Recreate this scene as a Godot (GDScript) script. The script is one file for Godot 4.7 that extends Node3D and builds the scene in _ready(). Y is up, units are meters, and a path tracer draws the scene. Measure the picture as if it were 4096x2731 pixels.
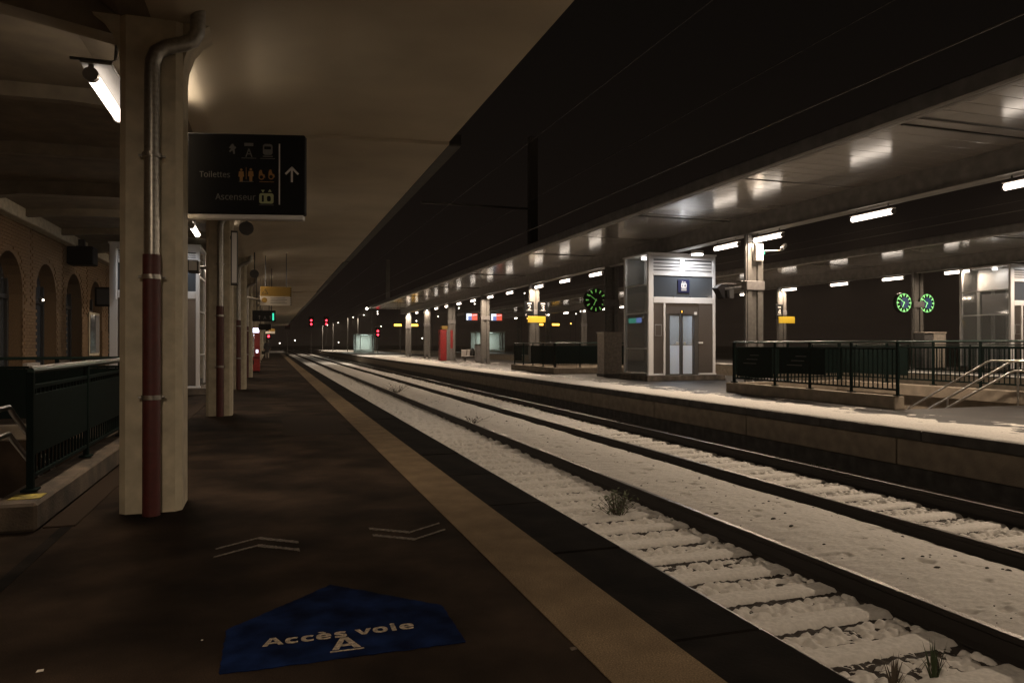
extends Node3D
# A snowy railway station at night. x runs across the tracks, y up; "d" is the distance along the tracks (z = -d).
# The top of the near platform is y = 0, the rail heads lie at y = -0.5.

const RAIL_Y := -0.5
const P2 := 0.15
const P3 := 0.25
const EDGE1 := 2.275
const EDGE2 := 8.74

var M := {}
var taken := {}
var boxes := {}
var rng := RandomNumberGenerator.new()
var fine_noise := FastNoiseLite.new()
var cell_noise := FastNoiseLite.new()
var wide_noise := FastNoiseLite.new()

# ---------------------------------------------------------------- helpers
func numbered(called: String) -> String:
	var n: int = taken.get(called, 0)
	taken[called] = n + 1
	return called if n == 0 else "%s_%03d" % [called, n]

func thing(called: String, label: String, category: String, x: float, y: float, d: float, group := "") -> Node3D:
	var o := Node3D.new()
	o.name = numbered(called)
	add_child(o)
	o.position = Vector3(x, y, -d)
	o.set_meta("label", label)
	o.set_meta("category", category)
	if group:
		o.set_meta("group", group)
	return o

func structure(called: String) -> Node3D:
	var o := Node3D.new()
	o.name = numbered(called)
	add_child(o)
	o.set_meta("kind", "structure")
	return o

func put(parent: Node3D, called: String, mesh: Mesh, m: Material, at := Vector3.ZERO, turn := Vector3.ZERO) -> MeshInstance3D:
	var o := MeshInstance3D.new()
	o.name = called
	o.mesh = mesh
	o.material_override = m
	parent.add_child(o, true)
	o.position = at
	o.rotation = turn
	return o

func origin_of(parent: Node3D) -> Vector3:
	var at := Vector3.ZERO
	var n: Node = parent
	while n != self and n is Node3D:
		at += (n as Node3D).position
		n = n.get_parent()
	return at

func bevel_box(size: Vector3, b: float) -> ArrayMesh:
	var key := "%.4f %.4f %.4f %.4f" % [size.x, size.y, size.z, b]
	if boxes.has(key):
		return boxes[key]
	var st := SurfaceTool.new()
	st.begin(Mesh.PRIMITIVE_TRIANGLES)
	add_box(st, Vector3.ZERO, size, b)
	st.generate_normals()
	var m := st.commit()
	boxes[key] = m
	return m

# a chamfered box: every face is inset by b, edges and corners are bevels
func add_box(st: SurfaceTool, c: Vector3, size: Vector3, b := 0.0, turn := Basis()) -> void:
	var h := size / 2.0
	b = minf(b, minf(h.x, minf(h.y, h.z)) * 0.9)
	st.set_smooth_group(-1)
	var v := {}
	for sx in [-1, 1]:
		for sy in [-1, 1]:
			for sz in [-1, 1]:
				var s := Vector3(sx, sy, sz)
				var p := []
				for a in 3:
					var q := Vector3(h.x - b, h.y - b, h.z - b)
					q[a] = h[a]
					p.append(c + turn * (q * s))
				v[Vector3i(sx, sy, sz)] = p
	var quad := func(a: Vector3, e: Vector3, f: Vector3, g: Vector3):
		var n := (e - a).cross(g - a)
		if n.length() < 1e-12:
			n = (f - a).cross(g - a)
		var ctr := (a + e + f + g) / 4.0 - c
		var seq := [a, e, f, a, f, g] if n.dot(ctr) < 0.0 else [a, f, e, a, g, f]
		for q in seq:
			st.add_vertex(q)
	for a in 3:
		var u := (a + 1) % 3
		var w := (a + 2) % 3
		for s in [-1, 1]:
			var k := []
			for t in [[-1, -1], [1, -1], [1, 1], [-1, 1]]:
				var i := Vector3i.ZERO
				i[a] = s
				i[u] = t[0]
				i[w] = t[1]
				k.append(v[i][a])
			quad.call(k[0], k[1], k[2], k[3])
	if b <= 0.0:
		return
	for a in 3:
		var u := (a + 1) % 3
		var w := (a + 2) % 3
		for su in [-1, 1]:
			for sw in [-1, 1]:
				var i := Vector3i.ZERO
				i[u] = su
				i[w] = sw
				var j := i
				i[a] = -1
				j[a] = 1
				quad.call(v[i][u], v[j][u], v[j][w], v[i][w])
	for i in v:
		var p: Array = v[i]
		var n: Vector3 = (p[1] - p[0]).cross(p[2] - p[0])
		var seq := [p[0], p[1], p[2]] if n.dot(p[0] - c) < 0.0 else [p[0], p[2], p[1]]
		for q in seq:
			st.add_vertex(q)

# a box given by its extents in the world: x0..x1, y0..y1, d0..d1
func slab(parent: Node3D, called: String, x0: float, x1: float, y0: float, y1: float, d0: float, d1: float, m: Material, b := 0.006) -> MeshInstance3D:
	var c := Vector3((x0 + x1) / 2, (y0 + y1) / 2, -(d0 + d1) / 2)
	return put(parent, called, bevel_box(Vector3(absf(x1 - x0), absf(y1 - y0), absf(d1 - d0)), b), m, c - origin_of(parent))

# a round bar through the given world points (x, y, d)
func tube_mesh(points: Array, radius: float, sides := 10, closed := true) -> ArrayMesh:
	var st := SurfaceTool.new()
	st.begin(Mesh.PRIMITIVE_TRIANGLES)
	add_tube(st, points, radius, sides, closed)
	st.generate_normals()
	return st.commit()

func add_tube(st: SurfaceTool, p: Array, radius, sides := 10, closed := true) -> void:
	var rings := []
	var up := Vector3.UP
	for i in p.size():
		var t: Vector3 = (p[mini(i + 1, p.size() - 1)] - p[maxi(i - 1, 0)]).normalized()
		if absf(t.dot(up)) > 0.95:
			up = Vector3.RIGHT if absf(t.x) < 0.9 else Vector3.BACK
		var a := t.cross(up).normalized()
		var b := a.cross(t).normalized()
		up = b
		var r: float = radius[i] if radius is Array else radius
		var ring := []
		for k in sides:
			var w := TAU * k / sides
			ring.append(p[i] + (a * cos(w) + b * sin(w)) * r)
		rings.append(ring)
	st.set_smooth_group(0)
	for i in rings.size() - 1:
		for k in sides:
			var q := (k + 1) % sides
			for v in [rings[i][k], rings[i][q], rings[i + 1][q], rings[i][k], rings[i + 1][q], rings[i + 1][k]]:
				st.add_vertex(v)
	if closed:
		st.set_smooth_group(-1)
		for e in [0, rings.size() - 1]:
			for k in range(1, sides - 1):
				var tri := [rings[e][0], rings[e][k], rings[e][k + 1]]
				if e == 0:
					tri.reverse()
				for v in tri:
					st.add_vertex(v)

func W(x: float, y: float, d: float) -> Vector3:
	return Vector3(x, y, -d)

func bar(parent: Node3D, called: String, points: Array, radius: float, m: Material, sides := 10) -> MeshInstance3D:
	var o := origin_of(parent)
	var local := []
	for p in points:
		local.append(p - o)
	return put(parent, called, tube_mesh(local, radius, sides), m)

# a flat outline (in x, y) with a thickness along z; turn and place it afterwards
func plate_mesh(outline: PackedVector2Array, depth: float) -> ArrayMesh:
	var st := SurfaceTool.new()
	st.begin(Mesh.PRIMITIVE_TRIANGLES)
	add_plate(st, outline, depth)
	st.generate_normals()
	return st.commit()

func add_plate(st: SurfaceTool, outline: PackedVector2Array, depth: float, at := Vector3.ZERO, turn := Basis()) -> void:
	if Geometry2D.is_polygon_clockwise(outline):
		outline.reverse()
	st.set_smooth_group(-1)
	var idx := Geometry2D.triangulate_polygon(outline)
	for z in [depth / 2, -depth / 2]:
		for k in range(0, idx.size(), 3):
			var tri := [idx[k], idx[k + 1], idx[k + 2]]
			var a: Vector2 = outline[tri[0]]
			var b: Vector2 = outline[tri[1]]
			var c: Vector2 = outline[tri[2]]
			if ((b - a).cross(c - a) > 0.0) == (z > 0.0):
				tri.reverse()
			for i in tri:
				st.add_vertex(at + turn * Vector3(outline[i].x, outline[i].y, z))
	var n := outline.size()
	for i in n:
		var a := outline[i]
		var b := outline[(i + 1) % n]
		var q := [Vector3(a.x, a.y, depth / 2), Vector3(a.x, a.y, -depth / 2), Vector3(b.x, b.y, -depth / 2), Vector3(b.x, b.y, depth / 2)]
		for k in [0, 1, 2, 0, 2, 3]:
			st.add_vertex(at + turn * q[k])

func disc(r: float, n := 20) -> PackedVector2Array:
	var p := PackedVector2Array()
	for k in n:
		p.append(Vector2.from_angle(TAU * k / n) * r)
	return p

func round_rect(w: float, h: float, r: float) -> PackedVector2Array:
	var p := PackedVector2Array()
	for c in [[1, 1, 0.0], [-1, 1, PI / 2], [-1, -1, PI], [1, -1, PI * 1.5]]:
		for k in 5:
			p.append(Vector2(c[0] * (w / 2 - r), c[1] * (h / 2 - r)) + Vector2.from_angle(c[2] + PI / 2 * k / 4) * r)
	return p

func shift(p: PackedVector2Array, by: Vector2) -> PackedVector2Array:
	var q := PackedVector2Array()
	for v in p:
		q.append(v + by)
	return q

func words(text: String, height: float, depth := 0.003, bold := false, stretch := 1.0) -> TextMesh:
	var t := TextMesh.new()
	var f := SystemFont.new()
	f.font_names = PackedStringArray(["Droid Sans"])
	f.font_weight = 700 if bold else 400
	t.font = f
	t.text = text
	t.font_size = 64
	t.pixel_size = height / 64.0 / 0.72
	t.depth = depth
	t.curve_step = 2.0
	return t

# ---------------------------------------------------------------- materials
func noise_texture(freq: float, lo: float, hi: float, seed_: int, octaves := 4, size := 512, kind := FastNoiseLite.TYPE_SIMPLEX_SMOOTH) -> NoiseTexture2D:
	var n := FastNoiseLite.new()
	n.noise_type = kind
	n.frequency = freq
	n.fractal_octaves = octaves
	n.seed = seed_
	var t := NoiseTexture2D.new()
	t.width = size
	t.height = size
	t.seamless = true
	t.noise = n
	var g := Gradient.new()
	g.set_color(0, Color(lo, lo, lo))
	g.set_color(1, Color(hi, hi, hi))
	t.color_ramp = g
	return t

func mat(called: String, c: Color, rough: float, metal := 0.0, tex: Texture2D = null, scale := 1.0, bump: Texture2D = null, bump_cm := 0.0) -> StandardMaterial3D:
	var m := StandardMaterial3D.new()
	m.resource_name = called
	m.albedo_color = c.linear_to_srgb()
	m.roughness = rough
	m.metallic = metal
	if tex:
		m.albedo_texture = tex
	if tex or bump:
		m.uv1_triplanar = true
		m.uv1_world_triplanar = true
		m.uv1_scale = Vector3.ONE * scale
	if bump:
		m.heightmap_enabled = true
		m.heightmap_texture = bump
		m.heightmap_scale = bump_cm
	M[called] = m
	return m

# a second, finer pattern over the first
func grained(m: StandardMaterial3D, tex: Texture2D, scale: float) -> StandardMaterial3D:
	m.detail_enabled = true
	m.detail_blend_mode = BaseMaterial3D.BLEND_MODE_MUL
	m.detail_albedo = tex
	m.detail_uv_layer = BaseMaterial3D.DETAIL_UV_2
	m.uv2_triplanar = true
	m.uv2_world_triplanar = true
	m.uv2_scale = Vector3.ONE * scale
	return m

func glow(called: String, c: Color, energy: float) -> StandardMaterial3D:
	var m := StandardMaterial3D.new()
	m.resource_name = called
	m.albedo_color = Color(0.06, 0.06, 0.06)
	m.roughness = 0.6
	m.emission_enabled = true
	m.emission = c.linear_to_srgb()
	m.emission_energy_multiplier = energy
	M[called] = m
	return m

func pane(called: String, c: Color, alpha: float, rough := 0.04) -> StandardMaterial3D:
	var m := StandardMaterial3D.new()
	m.resource_name = called
	m.albedo_color = Color(c.linear_to_srgb(), alpha)
	m.transparency = BaseMaterial3D.TRANSPARENCY_ALPHA
	m.roughness = rough
	M[called] = m
	return m

func make_materials() -> void:
	var mild := noise_texture(0.012, 0.78, 1.0, 3)
	var blotch := noise_texture(0.008, 0.45, 1.0, 7, 5)
	var grain := noise_texture(0.09, 0.6, 1.0, 11, 3)
	var rough_grain := noise_texture(0.12, 0.0, 1.0, 19, 4)
	var lumps := noise_texture(0.05, 0.0, 1.0, 23, 3)
	grained(mat("asphalt", Color(0.070, 0.047, 0.032), 0.9, 0.0, noise_texture(0.006, 0.42, 1.0, 7, 6, 1024), 0.16, rough_grain, 0.10), grain, 2.7).metallic_specular = 0.15
	grained(mat("asphalt_middle", Color(0.060, 0.051, 0.049), 0.55, 0.0, blotch, 0.3, rough_grain, 0.12), grain, 2.3)
	grained(mat("edge_stone", Color(0.021, 0.0165, 0.0135), 0.9, 0.0, blotch, 0.5, rough_grain, 0.12), grain, 3.1).metallic_specular = 0.15
	grained(mat("band", Color(0.275, 0.198, 0.118), 0.9, 0.0, noise_texture(0.012, 0.82, 1.0, 29, 6), 0.5, rough_grain, 0.1), grain, 2.0).metallic_specular = 0.2
	mat("cream", Color(0.58, 0.51, 0.37), 0.6, 0.0, noise_texture(0.010, 0.80, 1.0, 51, 6, 1024), 0.42, lumps, 0.10)
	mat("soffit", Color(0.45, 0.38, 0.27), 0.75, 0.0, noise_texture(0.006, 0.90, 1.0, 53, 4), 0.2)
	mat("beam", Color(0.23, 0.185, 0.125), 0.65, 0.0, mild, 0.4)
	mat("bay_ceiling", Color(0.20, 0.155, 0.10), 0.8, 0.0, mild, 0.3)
	mat("gutter", Color(0.03, 0.026, 0.022), 0.7, 0.0, mild, 0.5)
	mat("brick", Color(0.31, 0.19, 0.093), 0.9, 0.0, grain, 1.3)
	mat("brick_dark", Color(0.285, 0.172, 0.085), 0.9, 0.0, grain, 1.5)
	mat("brick_pale", Color(0.335, 0.208, 0.103), 0.9, 0.0, grain, 1.1)
	mat("mortar", Color(0.275, 0.172, 0.09), 0.95, 0.0, grain, 0.8)
	mat("concrete", Color(0.25, 0.205, 0.155), 0.85, 0.0, mild, 0.45, rough_grain, 0.4)
	mat("facing", Color(0.215, 0.175, 0.13), 0.85, 0.0, mild, 0.5, rough_grain, 0.3)
	mat("kerb_stone", Color(0.115, 0.085, 0.058), 0.9, 0.0, blotch, 0.6, rough_grain, 0.3)
	mat("patch", Color(0.040, 0.028, 0.020), 0.9, 0.0, grain, 2.0).metallic_specular = 0.15
	mat("crack", Color(0.006, 0.005, 0.0045), 0.95)
	mat("paper", Color(0.5, 0.46, 0.40), 0.8)
	mat("concrete_grey", Color(0.15, 0.12, 0.095), 0.85, 0.0, blotch, 0.5, rough_grain, 0.4)
	mat("coping", Color(0.055, 0.05, 0.046), 0.8, 0.0, blotch, 0.7)
	mat("yellow_mark", Color(0.45, 0.36, 0.05), 0.7, 0.0, blotch, 2.0)
	mat("white_mark", Color(0.20, 0.165, 0.125), 0.8, 0.0, noise_texture(0.03, 0.35, 1.0, 31, 5), 1.6)
	grained(mat("letter_mark", Color(0.78, 0.64, 0.47), 0.85, 0.0, noise_texture(0.03, 0.5, 1.0, 37, 5), 2.5), grain, 5.0)
	mat("blue_mark", Color(0.0065, 0.0165, 0.064), 0.95, 0.0, noise_texture(0.010, 0.45, 1.0, 41, 6), 0.7).metallic_specular = 0.1
	mat("snow", Color(0.765, 0.73, 0.68), 0.9, 0.0, noise_texture(0.03, 0.86, 1.0, 43, 4), 1.2, lumps, 0.15)
	mat("ballast", Color(0.06, 0.048, 0.040), 0.9, 0.0, grain, 3.0)
	mat("gravel", Color(0.16, 0.135, 0.12), 0.9, 0.0, grain, 3.0)
	mat("sleeper", Color(0.045, 0.036, 0.028), 0.9, 0.0, grain, 2.0)
	mat("rail_side", Color(0.030, 0.024, 0.020), 0.75, 0.2, grain, 2.0)
	mat("rail_head", Color(0.16, 0.145, 0.135), 0.38, 0.9)
	mat("green_paint", Color(0.0025, 0.0085, 0.0075), 0.75, 0.0, mild, 1.0).metallic_specular = 0.15
	mat("green_rail", Color(0.012, 0.03, 0.026), 0.3, 0.2)
	mat("steel", Color(0.55, 0.53, 0.50), 0.28, 1.0, mild, 2.0)
	mat("galvanised", Color(0.42, 0.40, 0.36), 0.36, 0.9, mild, 3.0)
	mat("red_pipe", Color(0.085, 0.012, 0.010), 0.55, 0.0, mild, 2.0)
	mat("pillar_grey", Color(0.145, 0.137, 0.128), 0.45, 0.2, mild, 1.0)
	mat("pillar_dark", Color(0.05, 0.047, 0.044), 0.5, 0.2, mild, 1.0)
	mat("fascia", Color(0.26, 0.245, 0.23), 0.45, 0.2, mild, 0.4)
	mat("panel_metal", Color(0.24, 0.222, 0.205), 0.16, 0.1)
	mat("joint", Color(0.03, 0.028, 0.026), 0.8)
	mat("white_metal", Color(0.62, 0.61, 0.61), 0.4, 0.1)
	mat("white_plate", Color(0.6, 0.58, 0.56), 0.5)
	mat("reflector", Color(0.13, 0.125, 0.12), 0.6)
	mat("alu", Color(0.50, 0.495, 0.49), 0.35, 0.5)
	mat("steel_panel", Color(0.17, 0.148, 0.135), 0.3, 0.7)
	mat("door_steel", Color(0.11, 0.105, 0.10), 0.35, 0.6)
	mat("black", Color(0.005, 0.005, 0.006), 0.6).metallic_specular = 0.2
	mat("dark_grey", Color(0.03, 0.03, 0.031), 0.5)
	mat("grey_box", Color(0.17, 0.16, 0.16), 0.55, 0.1, mild, 1.0)
	mat("sign_black", Color(0.005, 0.0055, 0.007), 0.6).metallic_specular = 0.2
	mat("sign_navy", Color(0.012, 0.014, 0.045), 0.35)
	mat("print_white", Color(0.55, 0.52, 0.50), 0.6)
	mat("print_grey", Color(0.12, 0.12, 0.115), 0.6)
	mat("print_orange", Color(0.30, 0.15, 0.035), 0.6)
	mat("print_green", Color(0.34, 0.38, 0.20), 0.6)
	mat("sign_yellow", Color(0.60, 0.42, 0.03), 0.5)
	mat("sign_ochre", Color(0.22, 0.13, 0.015), 0.6)
	mat("sign_white", Color(0.46, 0.42, 0.37), 0.6)
	mat("red_paint", Color(0.28, 0.012, 0.014), 0.4, 0.0, mild, 1.0)
	mat("cabinet", Color(0.58, 0.51, 0.44), 0.5, 0.0, mild, 1.0)
	mat("seat", Color(0.40, 0.37, 0.35), 0.5)
	mat("shelter", Color(0.52, 0.55, 0.51), 0.5, 0.0, mild, 1.0)
	mat("weed", Color(0.055, 0.085, 0.03), 0.8, 0.0, grain, 4.0)
	mat("pale_weed", Color(0.20, 0.235, 0.14), 0.8, 0.0, grain, 4.0)
	mat("dry_weed", Color(0.13, 0.10, 0.07), 0.9, 0.0, grain, 4.0)
	mat("rubber", Color(0.02, 0.02, 0.02), 0.8)
	mat("wire", Color(0.10, 0.09, 0.08), 0.5, 0.6)
	mat("mast", Color(0.13, 0.12, 0.11), 0.8)
	mat("far_ground", Color(0.30, 0.27, 0.25), 0.95, 0.0, blotch, 0.05)
	mat("door_glass", Color(0.10, 0.115, 0.14), 0.12, 0.0)
	mat("mirror_glass", Color(0.055, 0.062, 0.072), 0.08, 0.0)
	var frosted := mat("frosted_glass", Color(0.60, 0.67, 0.74), 0.6)
	frosted.backlight_enabled = true
	frosted.backlight = Color(0.50, 0.62, 0.74)
	mat("cabin_wall", Color(0.085, 0.10, 0.125), 0.5)
	pane("glass", Color(0.55, 0.6, 0.62), 0.22)
	pane("clear_glass", Color(0.8, 0.85, 0.85), 0.10)
	glow("tube_glow", Color(1.0, 0.86, 0.72), 7.0)
	glow("bare_tube_glow", Color(1.0, 0.86, 0.72), 16.0)
	glow("lamp_glow", Color(1.0, 0.93, 0.84), 10.0)
	glow("red_signal", Color(1.0, 0.03, 0.05), 9.0)
	glow("clock_glow", Color(0.36, 1.0, 0.20), 0.28)
	glow("clock_glow_bright", Color(0.36, 1.0, 0.28), 1.5)
	glow("blue_glow", Color(0.05, 0.13, 0.34), 0.3)
	glow("amber_glow", Color(1.0, 0.5, 0.06), 5.0)
	glow("amber_bulb", Color(1.0, 0.45, 0.10), 6.0)
	glow("white_bulb", Color(1.0, 0.9, 0.75), 7.0)
	glow("cold_glow", Color(0.8, 0.83, 1.0), 3.0)
	glow("green_glow", Color(0.05, 0.85, 0.5), 1.1)
	glow("shelter_glow", Color(0.75, 0.95, 0.82), 3.0)
	glow("screen_red", Color(1.0, 0.10, 0.05), 0.85)
	glow("screen_white", Color(0.85, 0.9, 1.0), 1.3)
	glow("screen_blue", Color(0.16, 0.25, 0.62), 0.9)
	glow("reflection_teal", Color(0.02, 0.32, 0.22), 0.8)  # glow of the reflection drawn in the lift side glass

func lamp_light(parent: Node3D, at: Vector3, size: Vector2, energy: float, c: Color, turn := Vector3(-PI / 2, 0, 0)) -> void:
	if energy <= 0.0:
		return
	var l := AreaLight3D.new()
	l.name = "lamp"
	parent.add_child(l, true)
	l.position = at
	l.rotation = turn
	l.area_size = size
	l.area_normalize_energy = true
	l.light_energy = energy
	l.light_color = c.linear_to_srgb()
	l.shadow_enabled = true
	l.area_range = 60.0

const WARM := Color(1.0, 0.785, 0.575)
const ORDINAL := ["first", "second", "third", "fourth", "fifth", "sixth", "seventh", "eighth", "ninth", "tenth", "eleventh", "twelfth", "thirteenth", "fourteenth", "fifteenth", "sixteenth", "seventeenth", "eighteenth", "nineteenth", "twentieth"]

# ---------------------------------------------------------------- the scene
func _ready() -> void:
	rng.seed = 5
	var cam := Camera3D.new()
	cam.name = "camera"
	add_child(cam)
	cam.position = Vector3(0, 1.38, 0)
	cam.rotation_degrees = Vector3(0.195, -18.306, 0)
	cam.fov = 50.04
	cam.near = 0.1
	cam.far = 4000.0
	cam.current = true
	var env := Environment.new()
	env.background_mode = Environment.BG_SKY
	var sky_mat := ProceduralSkyMaterial.new()
	sky_mat.sky_top_color = Color(0.0024, 0.0020, 0.0016).linear_to_srgb()
	sky_mat.sky_horizon_color = Color(0.0095, 0.0064, 0.0049).linear_to_srgb()
	sky_mat.sky_curve = 0.16
	sky_mat.ground_bottom_color = Color(0.003, 0.0025, 0.002).linear_to_srgb()
	sky_mat.ground_horizon_color = Color(0.009, 0.0065, 0.005).linear_to_srgb()
	env.sky = Sky.new()
	env.sky.sky_material = sky_mat
	env.tonemap_mode = Environment.TONE_MAPPER_LINEAR
	env.tonemap_exposure = 1.0
	env.fog_enabled = true
	env.fog_density = 0.0004
	env.fog_light_color = Color(0.95, 0.90, 0.84)
	env.sdfgi_enabled = true
	env.ssao_enabled = true
	env.ssil_enabled = true
	var we := WorldEnvironment.new()
	we.name = "world_environment"
	we.environment = env
	add_child(we)

	fine_noise.seed = 2
	fine_noise.frequency = 6.0
	fine_noise.fractal_octaves = 3
	cell_noise.seed = 4
	cell_noise.noise_type = FastNoiseLite.TYPE_CELLULAR
	cell_noise.cellular_return_type = FastNoiseLite.RETURN_DISTANCE
	cell_noise.frequency = 14.0
	cell_noise.fractal_type = FastNoiseLite.FRACTAL_NONE
	wide_noise.seed = 9
	wide_noise.frequency = 0.7
	wide_noise.fractal_octaves = 3

	make_materials()
	make_ground()
	make_near_platform()
	make_near_canopy()
	make_station_building()
	make_middle_platform()
	make_middle_canopy()
	make_far_platform()
	make_tracks()
	make_near_objects()
	make_middle_objects()
	make_far_objects()
	make_overhead_lines()
	make_horizon_lights()
	make_people()
	make_weeds()

# a sheet y = f(x, d) on a grid
func sheet(x0: float, x1: float, nx: int, d0: float, d1: float, nd: int, f: Callable) -> ArrayMesh:
	var v := PackedVector3Array()
	var n := PackedVector3Array()
	var idx := PackedInt32Array()
	v.resize((nx + 1) * (nd + 1))
	n.resize(v.size())
	for j in nd + 1:
		var d := lerpf(d0, d1, float(j) / nd)
		for i in nx + 1:
			var x := lerpf(x0, x1, float(i) / nx)
			v[j * (nx + 1) + i] = Vector3(x, f.call(x, d), -d)
	for j in nd + 1:
		for i in nx + 1:
			var a := v[j * (nx + 1) + maxi(i - 1, 0)]
			var b := v[j * (nx + 1) + mini(i + 1, nx)]
			var c := v[maxi(j - 1, 0) * (nx + 1) + i]
			var e := v[mini(j + 1, nd) * (nx + 1) + i]
			var k := (b - a).cross(e - c)
			n[j * (nx + 1) + i] = (k if k.y > 0 else -k).normalized()
	for j in nd:
		for i in nx:
			var p := j * (nx + 1) + i
			idx.append_array([p, p + nx + 1, p + 1, p + 1, p + nx + 1, p + nx + 2])
	var arrays := []
	arrays.resize(Mesh.ARRAY_MAX)
	arrays[Mesh.ARRAY_VERTEX] = v
	arrays[Mesh.ARRAY_NORMAL] = n
	arrays[Mesh.ARRAY_INDEX] = idx
	var m := ArrayMesh.new()
	m.add_surface_from_arrays(Mesh.PRIMITIVE_TRIANGLES, arrays)
	return m

# how far inside a sleeper (x, d) lies: over 0 on a sleeper
func on_sleeper(x: float, d: float, centre: float) -> float:
	var s := fposmod(d - 3.9 + 0.28, 0.56)
	return minf(0.125 - absf(s - 0.28), 1.3 - absf(x - centre))

func ballast_y(x: float, d: float) -> float:
	return -0.715 + 0.030 * (0.5 - cell_noise.get_noise_2d(x, d)) + 0.012 * wide_noise.get_noise_2d(x * 2.0, d * 2.0)

func snow_y(x: float, d: float) -> float:
	var b := ballast_y(x, d)
	var fine := fine_noise.get_noise_2d(x, d)
	var wide := wide_noise.get_noise_2d(x, d)
	var cell := cell_noise.get_noise_2d(x, d)
	var rail := minf(absf(x - 4.56), minf(absf(x - 6.44), minf(absf(x - 7.94), absf(x - 3.06))))
	if x > 4.56 and x < 6.44:
		# the bank between the two tracks
		var t := sin(PI * (x - 4.56) / 1.88)
		var h := -0.665 + 0.15 * pow(t, 0.7) + 0.022 * wide + 0.007 * fine
		h -= 0.03 * smoothstep(0.35, 0.6, wide_noise.get_noise_2d(x * 3.0 + 40.0, d * 3.0)) * (0.6 + fine)
		return h - 0.05 * smoothstep(0.10, 0.05, rail)
	var centre := 3.81 if x < 4.56 else 7.19
	var on := on_sleeper(x, d, centre)
	var y: float
	if x > 8.02:
		# sheltered strip at the foot of the wall: little snow
		return b + 0.006 + 0.020 * fine - 0.045 * smoothstep(0.25, -0.35, wide - 0.15 * (x - 8.3))
	if on > 0.0:
		y = -0.672 + 0.028 * smoothstep(0.0, 0.05, on) + 0.006 * fine + 0.008 * wide
	else:
		# snow caps on the stones, gaps between them
		y = b + 0.021 + 0.030 * fine + 0.022 * wide - 0.050 * smoothstep(-0.55, -0.05, cell)
		# a bare line along the near side of every sleeper
		var s := fposmod(d - 3.9 + 0.28, 0.56)
		if s < 0.155 and s > 0.08 and absf(x - centre) < 1.3:
			y -= 0.06 * smoothstep(-0.30, 0.20, fine + 0.8 * wide + 0.30)
		y += 0.045 * (smoothstep(8.0, 13.5, d) if x < 4.5 else smoothstep(14.0, 24.0, d))
	return y - 0.05 * smoothstep(0.11, 0.06, rail)

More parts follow.
